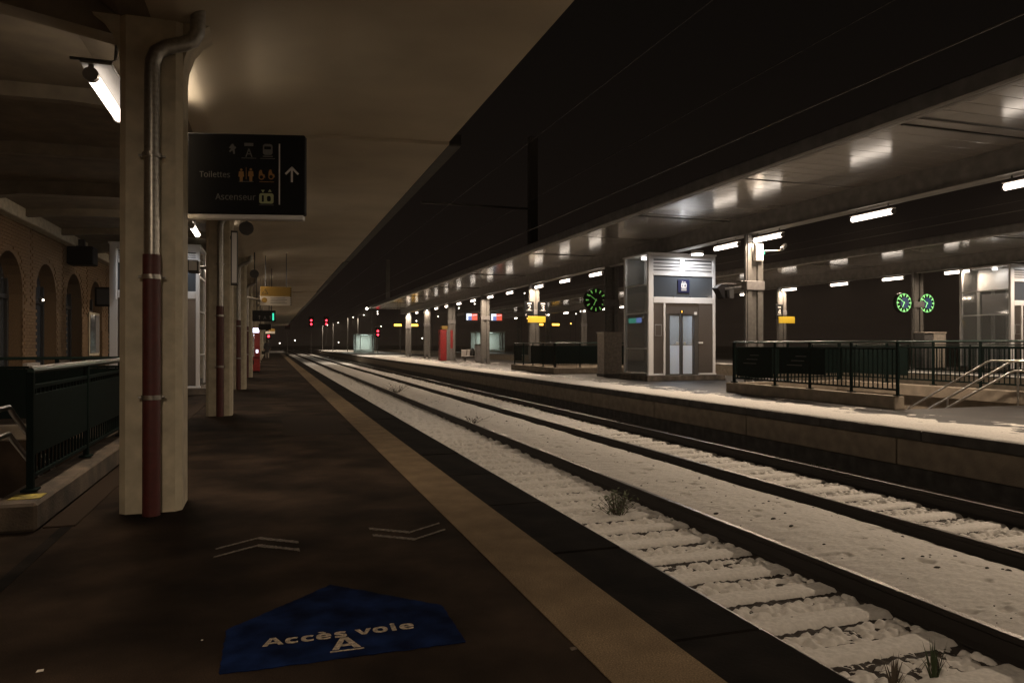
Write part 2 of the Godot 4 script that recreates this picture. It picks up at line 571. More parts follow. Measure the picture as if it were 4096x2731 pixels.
func make_ground() -> void:
	var g := structure("ground")
	put(g, "far_ground", sheet(-400, 400, 8, -60, 900, 8, func(_x, _d): return -0.80), M.far_ground)
	var b := structure("ballast_bed")
	put(b, "ballast", sheet(EDGE1 + 0.03, EDGE2 + 0.2, 360, 2.0, 8.5, 360, ballast_y), M.ballast)
	put(b, "ballast", sheet(EDGE1 + 0.03, EDGE2 + 0.2, 200, 8.5, 15.0, 200, ballast_y), M.ballast)
	put(b, "ballast", sheet(EDGE1 + 0.03, EDGE2 + 0.2, 90, 15.0, 50.0, 330, ballast_y), M.ballast)
	put(b, "ballast", sheet(EDGE1 + 0.03, EDGE2 + 0.2, 40, 50.0, 260.0, 200, func(x, d): return -0.72), M.ballast)
	put(b, "ballast", sheet(EDGE1 + 0.03, EDGE2 + 0.2, 40, -40.0, 2.0, 60, func(x, d): return -0.72), M.ballast)
	put(b, "gravel_strip", sheet(8.05, EDGE2 + 0.2, 28, 2.0, 60.0, 700, func(x, d): return ballast_y(x, d) + 0.004 + 0.012 * smoothstep(8.05, 8.2, x)), M.gravel)
	var s := Node3D.new()
	s.name = "snow"
	add_child(s)
	s.set_meta("kind", "stuff")
	s.set_meta("label", "snow lying on the sleepers and ballast between the two platforms")
	s.set_meta("category", "snow")
	put(s, "snow_near", sheet(EDGE1 + 0.03, EDGE2 + 0.1, 400, 2.0, 8.5, 400, snow_y), M.snow)
	put(s, "snow_near", sheet(EDGE1 + 0.03, EDGE2 + 0.1, 250, 8.5, 15.0, 250, snow_y), M.snow)
	put(s, "snow_middle", sheet(EDGE1 + 0.03, EDGE2 + 0.1, 130, 15.0, 50.0, 500, snow_y), M.snow)
	put(s, "snow_distant", sheet(EDGE1 + 0.03, EDGE2 + 0.1, 64, 50.0, 260.0, 420, func(x, d):
		var rail := minf(minf(absf(x - 4.56), absf(x - 3.06)), minf(absf(x - 6.44), absf(x - 7.94)))
		return -0.645 + 0.02 * wide_noise.get_noise_2d(x, d) + (0.10 * sin(PI * (x - 4.56) / 1.88) if x > 4.56 and x < 6.44 else 0.0) - 0.04 * smoothstep(0.14, 0.06, rail) - 0.06 * smoothstep(8.0, 8.3, x)), M.snow)
	put(s, "snow_behind", sheet(EDGE1 + 0.03, EDGE2 + 0.1, 40, -40.0, 2.0, 80, func(x, d): return -0.66 + 0.02 * wide_noise.get_noise_2d(x, d)), M.snow)
	# dark stones that show through the snow
	var stone := SphereMesh.new()
	stone.radius = 0.5
	stone.height = 1.0
	stone.radial_segments = 6
	stone.rings = 3
	var mm := MultiMesh.new()
	mm.transform_format = MultiMesh.TRANSFORM_3D
	mm.mesh = stone
	mm.instance_count = 420
	for i in 420:
		var d := 2.5 + 24.0 * pow(rng.randf(), 1.4)
		var x := rng.randf_range(4.75, 6.3) if i % 4 else rng.randf_range(2.5, 8.6)
		if minf(absf(x - 4.56), minf(absf(x - 6.44), absf(x - 7.94))) < 0.12:
			x += 0.25
		var w := rng.randf_range(0.008, 0.030) * (1.0 if i % 9 else 1.9)
		var y := snow_y(x, d)
		mm.set_instance_transform(i, Transform3D(Basis.from_euler(Vector3(rng.randf() * TAU, rng.randf() * TAU, 0)).scaled(Vector3(w * 1.5, w * 0.8, w)), Vector3(x, y + w * rng.randf_range(-0.35, 0.05), -d)))
	var stones := MultiMeshInstance3D.new()
	stones.name = "stones"
	stones.multimesh = mm
	stones.material_override = M.ballast
	add_child(stones)
	stones.set_meta("kind", "stuff")
	stones.set_meta("label", "dark ballast stones showing through the snow between the tracks")
	stones.set_meta("category", "stones")
	# the tracks between the middle and the far platform
	var f := Node3D.new()
	f.name = "snow_cover"
	add_child(f)
	f.set_meta("kind", "stuff")
	f.set_meta("label", "snow over the tracks beyond the middle platform")
	f.set_meta("category", "snow")
	put(f, "snow_field", sheet(17.0, 23.3, 40, -20.0, 200.0, 300, func(x, d): return -0.66 + 0.03 * wide_noise.get_noise_2d(x, d)), M.snow)

func make_tracks() -> void:
	for t in [[3.81, "railway track beside the near platform, its outer rail under the platform edge"], [7.19, "railway track beside the middle platform, both dark rails showing"]]:
		var x: float = t[0]
		var o := thing("railway_track", t[1], "track", x, RAIL_Y - 0.2, 3.0, "railway tracks in the snow")
		for s in [-0.75, 0.75]:
			var profile := PackedVector2Array([Vector2(-0.07, -0.172), Vector2(0.07, -0.172), Vector2(0.07, -0.160), Vector2(0.012, -0.140), Vector2(0.009, -0.05), Vector2(0.034, -0.036), Vector2(0.036, -0.010), Vector2(0.026, 0.0), Vector2(-0.026, 0.0), Vector2(-0.036, -0.010), Vector2(-0.034, -0.036), Vector2(-0.009, -0.05), Vector2(-0.012, -0.140), Vector2(-0.07, -0.160)])
			var r := put(o, "rail", plate_mesh(profile, 280.0), M.rail_side, W(x + s, RAIL_Y, 120.0) - o.position)
			put(r, "running_surface", bevel_box(Vector3(0.050, 0.003, 280.0), 0.001), M.rail_head, Vector3(0, 0.0022, 0))
		for k in range(-3, 74):
			var d := 3.9 + 0.56 * k
			slab(o, "sleeper", x - 1.3, x + 1.3, -0.80, -0.676, d - 0.125, d + 0.125, M.sleeper, 0.012)

# ---------------------------------------------------------------- near platform
func make_near_platform() -> void:
	var p := structure("platform_near")
	var well := [-3.95, -1.95, 6.2, 12.1]
	for r in [[-6.2, well[0], -40.0, 140.0], [well[0], well[1], -40.0, well[2]], [well[0], well[1], well[3], 140.0], [well[1], 1.72, -40.0, 140.0]]:
		slab(p, "slab", r[0], r[1], -0.8, 0.0, r[2], r[3], M.asphalt, 0.0)
	slab(p, "retaining_wall", 1.722, EDGE1 - 0.05, -0.8, -0.12, -40, 230, M.concrete_grey, 0.0)
	for k in range(0, 40):
		slab(p, "edge_stone", 1.722, EDGE1, -0.118, 0.0 - 0.002 * (k % 3), 1.5 * k + 0.004, 1.5 * k + 1.496, M.edge_stone, 0.012)
	slab(p, "edge_strip", 1.722, EDGE1, -0.118, 0.0, -40, -0.01, M.edge_stone, 0.01)
	slab(p, "edge_strip", 1.722, EDGE1, -0.118, 0.0, 60.01, 230, M.edge_stone, 0.01)
	slab(p, "warning_band", 1.325, 1.768, 0.0, 0.004, -40, 140, M.band, 0.0)
	# a drain line along the platform
	slab(p, "drain_strip", -1.50, -1.42, 0.0, 0.003, -40, 80, M.edge_stone, 0.0)
	# repairs and cracks in the asphalt
	for q in [[0.2, 1.2, 11.5, 14.2], [0.35, 1.25, 17.0, 18.3]]:
		var o := PackedVector2Array()
		for e in [[q[0], q[2], q[1], q[2]], [q[1], q[2], q[1], q[3]], [q[1], q[3], q[0], q[3]], [q[0], q[3], q[0], q[2]]]:
			for i in 6:
				o.append(Vector2(lerpf(e[0], e[2], i / 6.0) + rng.randf_range(-0.02, 0.02), lerpf(e[1], e[3], i / 6.0) + rng.randf_range(-0.02, 0.02)))
		put(p, "asphalt_repair", plate_mesh(o, 0.003), M.patch, Vector3(0, 0.0012, 0), Vector3(-PI / 2, 0, 0))
	# snow at the far, unroofed end
	var s := Node3D.new()
	s.name = numbered("platform_snow")
	add_child(s)
	s.set_meta("kind", "stuff")
	s.set_meta("label", "snow on the unroofed far end of the near platform")
	s.set_meta("category", "snow")
	slab(p, "slab", -6.2, 1.72, -0.8, 0.0, 140.0, 230.0, M.asphalt, 0.0)
	put(s, "snow_layer", sheet(-5.5, 2.25, 30, 118, 230, 150, func(x, d): return 0.015 + 0.03 * wide_noise.get_noise_2d(x, d) + 0.02 * smoothstep(118, 126, d)), M.snow)
	# chevrons painted on the asphalt
	for c in [[-0.08, 1, "worn white double chevron painted on the asphalt by the nearest pillar", 5.40], [0.97, -1, "worn white double chevron painted on the asphalt beside the beige band", 5.42]]:
		var o := thing("floor_chevron", c[2], "floor marking", c[0], 0.0, c[3], "chevrons painted on the asphalt")
		for row in [0.0, -0.20]:
			var st := SurfaceTool.new()
			st.begin(Mesh.PRIMITIVE_TRIANGLES)
			for side in [-1, 1]:
				var a := Vector2(0, row + 0.10 * c[1])
				var e := Vector2(side * 0.265, row - 0.10 * c[1])
				var n := 26
				for i in n:
					var worn_side := 0.55 if side * c[1] < 0 else 1.0
					var p0 := a.lerp(e, float(i) / n)
					var p1 := a.lerp(e, (i + 1.25) / n)
					var w0 := Vector2(0, rng.randf_range(0.020, 0.040) * worn_side)
					var w1 := Vector2(0, rng.randf_range(0.018, 0.040) * worn_side)
					add_plate(st, PackedVector2Array([p0 + w0, p1 + w1, p1 - w0, p0 - w1]), 0.002, Vector3(0, 0.0026 + 0.0004 * (i % 3), 0), Basis(Vector3.RIGHT, -PI / 2))
			st.generate_normals()
			put(o, "stripe", st.commit(), M.white_mark)
	# blue floor arrow with lettering
	var a := thing("floor_sign", "dark blue floor marking with pale lettering in front of the camera", "floor marking", 0.33, 0.0, 3.7)
	var corners := [Vector2(-0.53, -0.42), Vector2(0.53, -0.42), Vector2(0.53, 0.08), Vector2(0.0, 0.60), Vector2(-0.53, 0.08)]
	var worn := PackedVector2Array()
	for i in 5:
		for t in 30:
			worn.append(corners[i].lerp(corners[(i + 1) % 5], t / 30.0) + Vector2(rng.randf_range(-0.004, 0.004), rng.randf_range(-0.005, 0.005)))
	put(a, "blue_field", plate_mesh(worn, 0.003), M.blue_mark, Vector3(0, 0.0032, 0), Vector3(-PI / 2, 0, 0))
	var t := put(a, "lettering", words("Accès voie", 0.085, 0.002, true), M.letter_mark, Vector3(-0.01, 0.0058, 0.145), Vector3(-PI / 2, 0, 0))
	t.scale = Vector3(1.2, 1.0, 1.0)
	var t2 := put(a, "letter", words("A", 0.125, 0.002, true), M.letter_mark, Vector3(0.0, 0.0058, 0.265), Vector3(-PI / 2, 0, 0))
	t2.scale = Vector3(1.12, 1.0, 1.0)
	slab(a, "underline", 0.255, 0.405, 0.0048, 0.0068, 3.352, 3.362, M.letter_mark, 0.0)

func make_near_canopy() -> void:
	var c := thing("platform_canopy", "low concrete canopy over the near platform with a pale curved soffit", "canopy", -0.93, 4.1, 0.0)
	var curve := Curve2D.new()
	for q in [[-0.93, 4.05, 0.0, 0.15, 0.0], [-0.68, 4.06, 0.06, 0.12, 0.05], [-0.20, 4.28, 0.15, 0.15, 0.045], [0.6, 4.41, 0.3, 0.3, 0.03], [1.6, 4.46, 0.3, 0.3, 0.015], [2.62, 4.5, 0.3, 0.0, 0.015]]:
		curve.add_point(Vector2(q[0], q[1]), Vector2(-q[2], -q[2] * q[4] / 0.15), Vector2(q[3], q[3] * q[4] / 0.15))
	var under := curve.tessellate(5, 1.0)
	var profile := func(drop: float) -> PackedVector2Array:
		var p := PackedVector2Array()
		for q in under:
			p.append(Vector2(q.x, q.y - drop))
		p.append(Vector2(2.62, 4.68 - drop))
		p.append(Vector2(-0.93, 4.70 - drop))
		return p
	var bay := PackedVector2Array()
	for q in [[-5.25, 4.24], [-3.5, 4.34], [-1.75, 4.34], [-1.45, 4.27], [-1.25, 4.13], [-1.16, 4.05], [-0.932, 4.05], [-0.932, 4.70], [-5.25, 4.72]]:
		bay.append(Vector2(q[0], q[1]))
	var cuts := [-14.0, 11.0, 28.0, 45.0, 62.0, 79.0, 96.0, 112.0, 128.0]
	for k in cuts.size() - 1:
		var m := plate_mesh(profile.call(0.045 * (k % 2)), cuts[k + 1] - cuts[k] - 0.02)
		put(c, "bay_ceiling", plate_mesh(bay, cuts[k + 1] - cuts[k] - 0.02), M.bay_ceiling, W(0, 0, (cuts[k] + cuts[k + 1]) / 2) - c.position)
		put(c, "soffit_section", m, M.soffit, W(0, 0, (cuts[k] + cuts[k + 1]) / 2) - c.position)
		if k > 0:
			slab(c, "gutter", 2.625, 2.85, 4.47, 4.66, cuts[k] + 0.1, cuts[k + 1] - 0.05, M.gutter, 0.02)
	# cross beams on the building side
	for k in range(-1, 9):
		var d := 6.85 + 8.45 * k
		for q in [0.0, 2.8, 5.6]:
			var o := PackedVector2Array([Vector2(-5.2, 3.92), Vector2(-4.2, 4.08), Vector2(-2.2, 4.10), Vector2(-1.2, 3.92), Vector2(-1.2, 4.42), Vector2(-5.2, 4.42)])
			if q > 0.0:
				o = PackedVector2Array([Vector2(-5.2, 4.08), Vector2(-4.2, 4.16), Vector2(-2.2, 4.18), Vector2(-1.3, 4.12), Vector2(-1.3, 4.42), Vector2(-5.2, 4.42)])
			put(c, "cross_beam", plate_mesh(o, 0.26 if q == 0.0 else 0.16), M.beam, W(0, 0, d + q) - c.position)
	slab(c, "wall_plate", -5.19, -4.95, 4.0, 4.3, -14, 120, M.cream, 0.02)
	# pillars
	for k in range(-1, 15):
		var d := 6.85 + 8.45 * k
		if k >= 2:
			d += 0.15
		near_pillar(k, d)

func near_pillar(k: int, d: float) -> void:
	var which := "standing behind the camera" if k < 0 else ("nearest the camera, in front of the stair railing" if k == 0 else "%s in the row along the near platform" % ORDINAL[k])
	var o := thing("concrete_pillar", "cream painted concrete pillar, " + which, "pillar", -0.93, 0.0, d, "pillars of the near canopy")
	var w := 0.235
	var ch := 0.05
	var outline := PackedVector2Array([Vector2(-w + ch, -0.25), Vector2(w - ch, -0.25), Vector2(w, -0.25 + ch), Vector2(w, 0.25 - ch), Vector2(w - ch, 0.25), Vector2(-w + ch, 0.25), Vector2(-w, 0.25 - ch), Vector2(-w, -0.25 + ch)])
	var st := SurfaceTool.new()
	st.begin(Mesh.PRIMITIVE_TRIANGLES)
	add_plate(st, outline, 4.06, Vector3(0, 2.03, 0), Basis(Vector3.RIGHT, -PI / 2))
	st.generate_normals()
	put(o, "shaft", st.commit(), M.cream)
	# capital: a flare below the beam
	var cap := PackedVector2Array([Vector2(-0.232, 3.62), Vector2(-0.245, 3.76), Vector2(-0.29, 3.90), Vector2(-0.36, 4.0), Vector2(-0.44, 4.06), Vector2(0.44, 4.06), Vector2(0.36, 4.0), Vector2(0.29, 3.90), Vector2(0.245, 3.76), Vector2(0.232, 3.62)])
	put(o, "capital", plate_mesh(cap, 0.40), M.cream)
	# rain pipe on the near face
	if k < 7:
		var pw := "on the %s near pillar" % ("hidden" if k < 0 else ORDINAL[k])
		var pipe := thing("downpipe", "metal rain pipe, lower half dark red, " + pw, "pipe", -0.91, 0.0, d - 0.335, "rain pipes on the pillars")
		bar(pipe, "metal_pipe", [W(-0.91, 2.06, d - 0.335), W(-0.91, 3.55, d - 0.335), W(-0.905, 3.66, d - 0.335), W(-0.875, 3.74, d - 0.335), W(-0.81, 3.79, d - 0.33), W(-0.68, 3.84, d - 0.315), W(-0.61, 3.88, d - 0.31), W(-0.575, 3.95, d - 0.305), W(-0.57, 4.16, d - 0.30)], 0.06, M.galvanised, 16)
		bar(pipe, "red_sleeve", [W(-0.91, 0.0, d - 0.335), W(-0.91, 2.10, d - 0.335)], 0.068, M.red_pipe, 16)
		for y in [0.95, 1.92, 2.90]:
			var cl := bar(pipe, "clamp", [W(-0.91, y - 0.018, d - 0.335), W(-0.91, y + 0.018, d - 0.335)], 0.075, M.galvanised, 16)
			bar(cl, "bolt", [W(-1.01, y, d - 0.32), W(-0.81, y, d - 0.32)], 0.011, M.galvanised, 6)
	# tube lamps: one on the building side, one behind the pillar
	if k < 12:
		var lw := "of the hidden pillar" if k < 0 else "of the %s pillar on the near platform" % ORDINAL[k]
		pillar_lamp(-1.47, 3.70, d + 0.90, "lit tube lamp on the building side " + lw, 4.5 if k < 8 else 0.0, k <= 0)
		if k > -2:
			pillar_lamp(-0.98, 3.86, d + 1.25, "lit tube lamp behind the head " + lw, (6.0 if k < 8 else 0.0) if k > -1 else 15.0, false)

func pillar_lamp(x: float, y: float, d: float, label: String, energy: float, bracket: bool) -> void:
	var o := thing("tube_lamp", label, "lamp", x, y, d, "tube lamps of the near canopy")
	if bracket:
		slab(o, "reflector", x - 0.08, x + 0.17, y + 0.085, y + 0.105, d - 0.68, d + 0.68, M.reflector, 0.004)
	else:
		slab(o, "spine", x - 0.02, x + 0.02, y + 0.085, y + 0.105, d - 0.68, d + 0.68, M.reflector, 0.004)
	for s in [-1, 1]:
		bar(o, "holder", [W(x, y, d + s * 0.60), W(x, y, d + s * 0.66)], 0.062, M.grey_box, 14)
		slab(o, "holder_arm", x - 0.02, x + 0.02, y, y + 0.084, d + s * 0.63 - 0.02, d + s * 0.63 + 0.02, M.grey_box, 0.003)
	bar(o, "tube", [W(x, y, d - 0.60), W(x, y, d + 0.60)], 0.05, M.tube_glow if bracket else M.bare_tube_glow, 14)
	if bracket:
		bar(o, "bracket", [W(x - 0.16, y + 0.125, d - 0.64), W(x + 0.16, y + 0.125, d - 0.64), W(x + 0.19, y + 0.15, d - 0.64), W(x + 0.20, y + 0.34, d - 0.64), W(x + 0.17, y + 0.37, d - 0.64), W(x + 0.06, y + 0.37, d - 0.64)], 0.014, M.dark_grey, 8)
	else:
		slab(o, "bracket", x - 0.02, x + 0.02, y + 0.107, y + 0.30, d - 0.02, d + 0.02, M.dark_grey, 0.003)
	lamp_light(o, Vector3(0, -0.06, 0), Vector2(0.06, 1.15), energy, WARM)

func make_station_building() -> void:
	var b := thing("station_building", "brick station building with tall round arches beside the near platform", "building", -5.2, 0.0, 20.0)
	var bay := 2.68
	var centre0 := 17.9
	var bricks := []
	for k in range(-2, 9):
		var c := centre0 + bay * k
		# outline in (d, y): a bay with an arched opening
		var p := PackedVector2Array([Vector2(-bay / 2, -0.0), Vector2(-0.87, 0.0), Vector2(-0.87, 2.47)])
		for i in range(1, 12):
			var w := PI - PI * i / 12.0
			p.append(Vector2(0.87 * cos(w), 2.47 + 0.87 * sin(w)))
		p.append_array(PackedVector2Array([Vector2(0.87, 2.47), Vector2(0.87, 0.0), Vector2(bay / 2, 0.0), Vector2(bay / 2, 4.24), Vector2(-bay / 2, 4.24)]))
		put(b, "wall_bay", plate_mesh(p, 0.40), M.mortar, W(-5.41, 0, c) - b.position, Vector3(0, PI / 2, 0))
		# what fills the arch: frame, transom, doors
		var win := put(b, "window", plate_mesh(PackedVector2Array([Vector2(-0.9, 0.0), Vector2(0.9, 0.0), Vector2(0.9, 3.4), Vector2(-0.9, 3.4)]), 0.02), M.mirror_glass, W(-5.55, 0, c) - b.position, Vector3(0, PI / 2, 0))
		for q in [-0.82, 0.0, 0.82]:
			put(win, "frame", bevel_box(Vector3(0.07, 3.3, 0.07), 0.006), M.dark_grey, Vector3(q, 1.65, 0.045))
		put(win, "transom", bevel_box(Vector3(1.74, 0.09, 0.075), 0.006), M.dark_grey, Vector3(0, 2.42, 0.045))
		put(b, "pier_foot", bevel_box(Vector3(0.10, 0.95, bay - 1.74), 0.01), M.concrete if k != 0 else M.cabinet, W(-5.16, 0.475, c + bay / 2) - b.position)
		for row in 16 if (k >= -1 and k <= 3) else 0:
			for i in 4:
				bricks.append(Vector3(-5.202, 1.02 + 0.075 * row, c + bay / 2 - 0.335 + 0.2275 * i + (0.05 if row % 2 else -0.05)))
	var mats := [M.brick, M.brick_dark, M.brick_pale]
	var brick_mesh := bevel_box(Vector3(0.026, 0.062, 0.215), 0.004)
	for q in bricks.slice(0, 300):
		put(b, "brick", brick_mesh, mats[rng.randi() % 3], W(q.x, q.y, q.z) - b.position)
	# the bricks too high or too far to pick apart, as one part of coursed relief
	var mm := MultiMesh.new()
	mm.transform_format = MultiMesh.TRANSFORM_3D
	mm.mesh = brick_mesh
	var at := []
	for k in range(-2, 9):
		for row in range(0, 42):
			for i in 12:
				var y := 1.02 + 0.075 * row
				var dd := -bay / 2 + 0.11 + 0.2275 * i + (0.05 if row % 2 else -0.05)
				if y > 4.2 or absf(dd) < 1.0 and y < 2.47 or Vector2(dd, y - 2.47).length() < 0.98 or (y < 2.22 and k >= -1 and k <= 3) or absf(dd) > 1.25:
					continue
				at.append(W(-5.202, y, centre0 + bay * k + dd) - b.position)
	mm.instance_count = at.size()
	for i in at.size():
		mm.set_instance_transform(i, Transform3D(Basis(), at[i]))
	var mi := MultiMeshInstance3D.new()
	mi.name = "brickwork"
	mi.multimesh = mm
	mi.material_override = M.brick
	b.add_child(mi)
	mi.set_meta("kind", "stuff")
	slab(b, "roof_edge", -9.0, -5.22, 4.245, 4.9, -14, 120, M.gutter, 0.0)
	slab(b, "back_wall", -9.2, -9.0, 0, 4.9, -14, 120, M.mortar, 0.0)
	slab(b, "end_wall", -9.0, -5.62, 0, 4.24, 11.0, 11.2, M.mortar, 0.0)
	slab(b, "wall_run", -5.61, -5.2, 0, 4.24, 43.3, 120, M.mortar, 0.0)
	slab(b, "wall_run", -5.61, -5.2, 0, 4.24, -14, 11.1, M.mortar, 0.0)

# ---------------------------------------------------------------- middle platform
const WELLS := [[11.1, 14.6, 10.72, 16.0], [11.1, 14.6, 28.0, 33.6]]

func make_middle_platform() -> void:
	var p := structure("platform_middle")
	var x1 := 17.0
	slab(p, "slab", EDGE2 + 0.25, 11.1, -0.85, P2, -30, 190, M.asphalt_middle, 0.0)
	slab(p, "slab", 14.6, x1, -0.85, P2, -30, 190, M.asphalt_middle, 0.0)
	for r in [[-30.0, 10.72], [16.0, 28.0], [33.6, 190.0]]:
		slab(p, "slab", 11.1, 14.6, -0.85, P2, r[0], r[1], M.asphalt_middle, 0.0)
	# facing: coping stones over set-back concrete panels
	for k in range(0, 40):
		var d0 := 2.0 * k
		slab(p, "coping_stone", EDGE2, EDGE2 + 0.245, P2 - 0.15, P2 - 0.001, d0 + 0.004, d0 + 1.996, M.coping, 0.012)
	slab(p, "coping_run", EDGE2, EDGE2 + 0.245, P2 - 0.15, P2 - 0.001, -30, -0.005, M.coping, 0.01)
	slab(p, "coping_run", EDGE2, EDGE2 + 0.245, P2 - 0.15, P2 - 0.001, 80.0, 190, M.coping, 0.01)
	for k in range(0, 20):
		var d0 := 3.6 * k + 1.3
		slab(p, "facing_panel", EDGE2 + 0.07, EDGE2 + 0.245, -0.40, P2 - 0.152, d0 + 0.012, d0 + 3.588, M.facing, 0.01)
	slab(p, "facing_run", EDGE2 + 0.10, EDGE2 + 0.245, -0.40, P2 - 0.152, -30, 1.29, M.facing, 0.0)
	slab(p, "facing_run", EDGE2 + 0.07, EDGE2 + 0.245, -0.40, P2 - 0.152, 73.31, 190, M.facing, 0.0)
	slab(p, "footing", EDGE2 + 0.13, EDGE2 + 0.245, -0.85, -0.402, -30, 190, M.coping, 0.0)
	# snow on the open strip along the edge, and over the far end
	var s := Node3D.new()
	s.name = numbered("platform_snow")
	add_child(s)
	s.set_meta("kind", "stuff")
	s.set_meta("label", "snow along the open edge of the middle platform")
	s.set_meta("category", "snow")
	var f := func(x: float, d: float) -> float:
		var n := wide_noise.get_noise_2d(x * 1.3, d * 1.3) * 0.6 + fine_noise.get_noise_2d(x * 0.6, d * 0.6) * 0.5
		var edge := x - (EDGE2 + 0.95 + 0.10 * wide_noise.get_noise_2d(3.0, d * 0.5) + 1.3 * smoothstep(38.0, 60.0, d) + 5.0 * smoothstep(68.0, 84.0, d))
		var t := clampf(-edge * 0.9, -0.6, 0.42)
		return P2 + 0.022 * clampf(0.45 + t + n * 0.7, -0.6, 1.0) - 0.03 * smoothstep(0.05, 0.0, x - EDGE2)
	put(s, "snow_strip", sheet(EDGE2 + 0.004, 10.9, 110, -10, 40, 900, f), M.snow)
	put(s, "snow_strip", sheet(EDGE2 + 0.004, 14.0, 60, 40, 84, 300, f), M.snow)
	put(s, "snow_field", sheet(EDGE2 + 0.004, 16.9, 40, 84, 190, 200, func(x, d): return P2 + 0.03 + 0.015 * wide_noise.get_noise_2d(x, d)), M.snow)

func make_middle_canopy() -> void:
	var c := thing("platform_canopy", "flat metal canopy with glossy panelled soffit over the middle platform", "canopy", 12.8, 4.46, 17.0)
	canopy_body(c, 9.5, 12.8, 16.4, 0.0, -9.0, 74.7)
	# pillars, every 8.95 m
	for k in range(-1, 7):
		var d := 17.25 + 8.95 * k
		canopy_pillar(12.8, P2, d, "grey steel pillar of the middle canopy, " + ("out of view beside the camera" if k < 0 else ["by the near stair railing", "beside the cream cabinet", "carrying the number plates", "between the two picture screens", "near the red machine", "with the pale shaft past the red machine", "the farthest one"][k]), "pillars of the middle canopy")
	# lamps
	var at := [-6.5, -2.6, 1.3, 5.3, 9.3, 13.0, 16.6, 18.5, 27.6, 30.9, 34.3, 39.0, 42.8, 46.8, 50.6, 54.4, 58.1, 62.2, 66.4, 70.5]
	for k in at.size():
		var label: String = "tube lamp under the middle canopy, %s counted from the near end" % ORDINAL[k]
		canopy_lamp(12.8, 4.25, at[k], label, "tube lamps of the middle canopy", 19.0)

# fascia, panelled soffit, main beam and the rising half behind it
func canopy_body(c: Node3D, edge: float, mid: float, back: float, lift: float, d0: float, d1: float) -> void:
	var o := c.position
	slab(c, "fascia", edge, edge + 0.10, 4.94 + lift, 5.24 + lift, d0, d1, M.fascia, 0.03)
	slab(c, "fascia_lip", edge + 0.10, edge + 0.22, 4.94 + lift, 5.02 + lift, d0, d1, M.fascia, 0.01)
	var step := 4.475
	var d := d0
	var k := 0
	while d < d1 - 0.5:
		var e := minf(d + step, d1)
		if d < 45.0:
			# narrow pressed sheets side by side, each a little uneven
			var n := 12 if d < 27.0 and edge < 15.0 else 8
			for i in n:
				var a := d + 0.05 + (e - d - 0.10) * i / n
				var b := d + 0.05 + (e - d - 0.10) * (i + 1) / n - 0.006
				var s := slab(c, "soffit_panel", edge + 0.22, mid - 0.11, 4.945 + lift, 4.975 + lift, a, b, M.panel_metal, 0.006)
				s.rotation = Vector3(rng.randf_range(-0.0035, 0.0035), 0, rng.randf_range(-0.001, 0.001))
		else:
			slab(c, "soffit_panel", edge + 0.22, mid - 0.11, 4.945 + lift, 4.975 + lift, d + 0.05, e - 0.05, M.panel_metal, 0.006)
		slab(c, "joint_cover", edge + 0.22, mid - 0.11, 4.955 + lift, 4.985 + lift, d - 0.048, d + 0.048, M.joint, 0.0)
		if k % 2 == 0:
			slab(c, "joint_rib", edge + 0.22, mid - 0.11, 4.925 + lift, 4.945 + lift, d + 0.32, d + 0.37, M.joint, 0.0)
		d = e
		k += 1
	slab(c, "roof_deck", edge + 0.10, mid + 0.1, 5.06 + lift, 5.22 + lift, d0, d1, M.fascia, 0.0)
	slab(c, "main_beam", mid - 0.11, mid + 0.11, 4.46 + lift, 5.05 + lift, d0, d1, M.fascia, 0.01)
	slab(c, "beam_flange", mid - 0.20, mid + 0.20, 4.44 + lift, 4.459 + lift, d0, d1, M.fascia, 0.004)
	var p := PackedVector2Array([Vector2(mid + 0.11, 5.0 + lift), Vector2(back, 5.75 + lift), Vector2(back, 5.95 + lift), Vector2(mid + 0.11, 5.2 + lift)])
	put(c, "rear_roof", plate_mesh(p, d1 - d0), M.fascia, W(0, 0, (d0 + d1) / 2) - o)

func canopy_pillar(x: float, y: float, d: float, label: String, group: String) -> void:
	var o := thing("canopy_pillar", label, "pillar", x, y, d, group)
	for s in [-1, 1]:
		slab(o, "column", x + s * 0.17 - 0.075, x + s * 0.17 + 0.075, y, y + 4.28, d - 0.09, d + 0.09, M.pillar_grey, 0.012)
		bar(o, "conduit", [W(x + s * 0.27, y, d - 0.05), W(x + s * 0.27, y + 4.27, d - 0.05)], 0.022, M.pillar_grey, 8)
	slab(o, "collar", x - 0.30, x + 0.30, y + 2.72, y + 2.98, d - 0.13, d + 0.12, M.grey_box, 0.015)
	slab(o, "web_plate", x - 0.094, x + 0.094, y + 0.3, y + 4.27, d - 0.012, d + 0.012, M.pillar_grey, 0.0)
	slab(o, "foot_plate", x - 0.32, x + 0.32, y, y + 0.03, d - 0.20, d + 0.20, M.pillar_dark, 0.005)

func canopy_lamp(x: float, y: float, d: float, label: String, group: String, energy: float) -> void:
	var o := thing("tube_lamp", label, "lamp", x, y, d, group)
	slab(o, "housing", x - 0.06, x + 0.06, y + 0.06, y + 0.085, d - 0.61, d + 0.61, M.white_plate, 0.006)
	for s in [-1, 1]:
		slab(o, "hanger", x - 0.012, x + 0.012, y + 0.086, y + 0.185, d + s * 0.45 - 0.012, d + s * 0.45 + 0.012, M.grey_box, 0.002)
		bar(o, "end_cap", [W(x, y, d + s * 0.575), W(x, y, d + s * 0.61)], 0.06, M.grey_box, 12)
	bar(o, "tube", [W(x, y, d - 0.575), W(x, y, d + 0.575)], 0.058, M.tube_glow, 12)
	lamp_light(o, Vector3(0, -0.07, 0), Vector2(0.06, 1.1), energy, WARM)

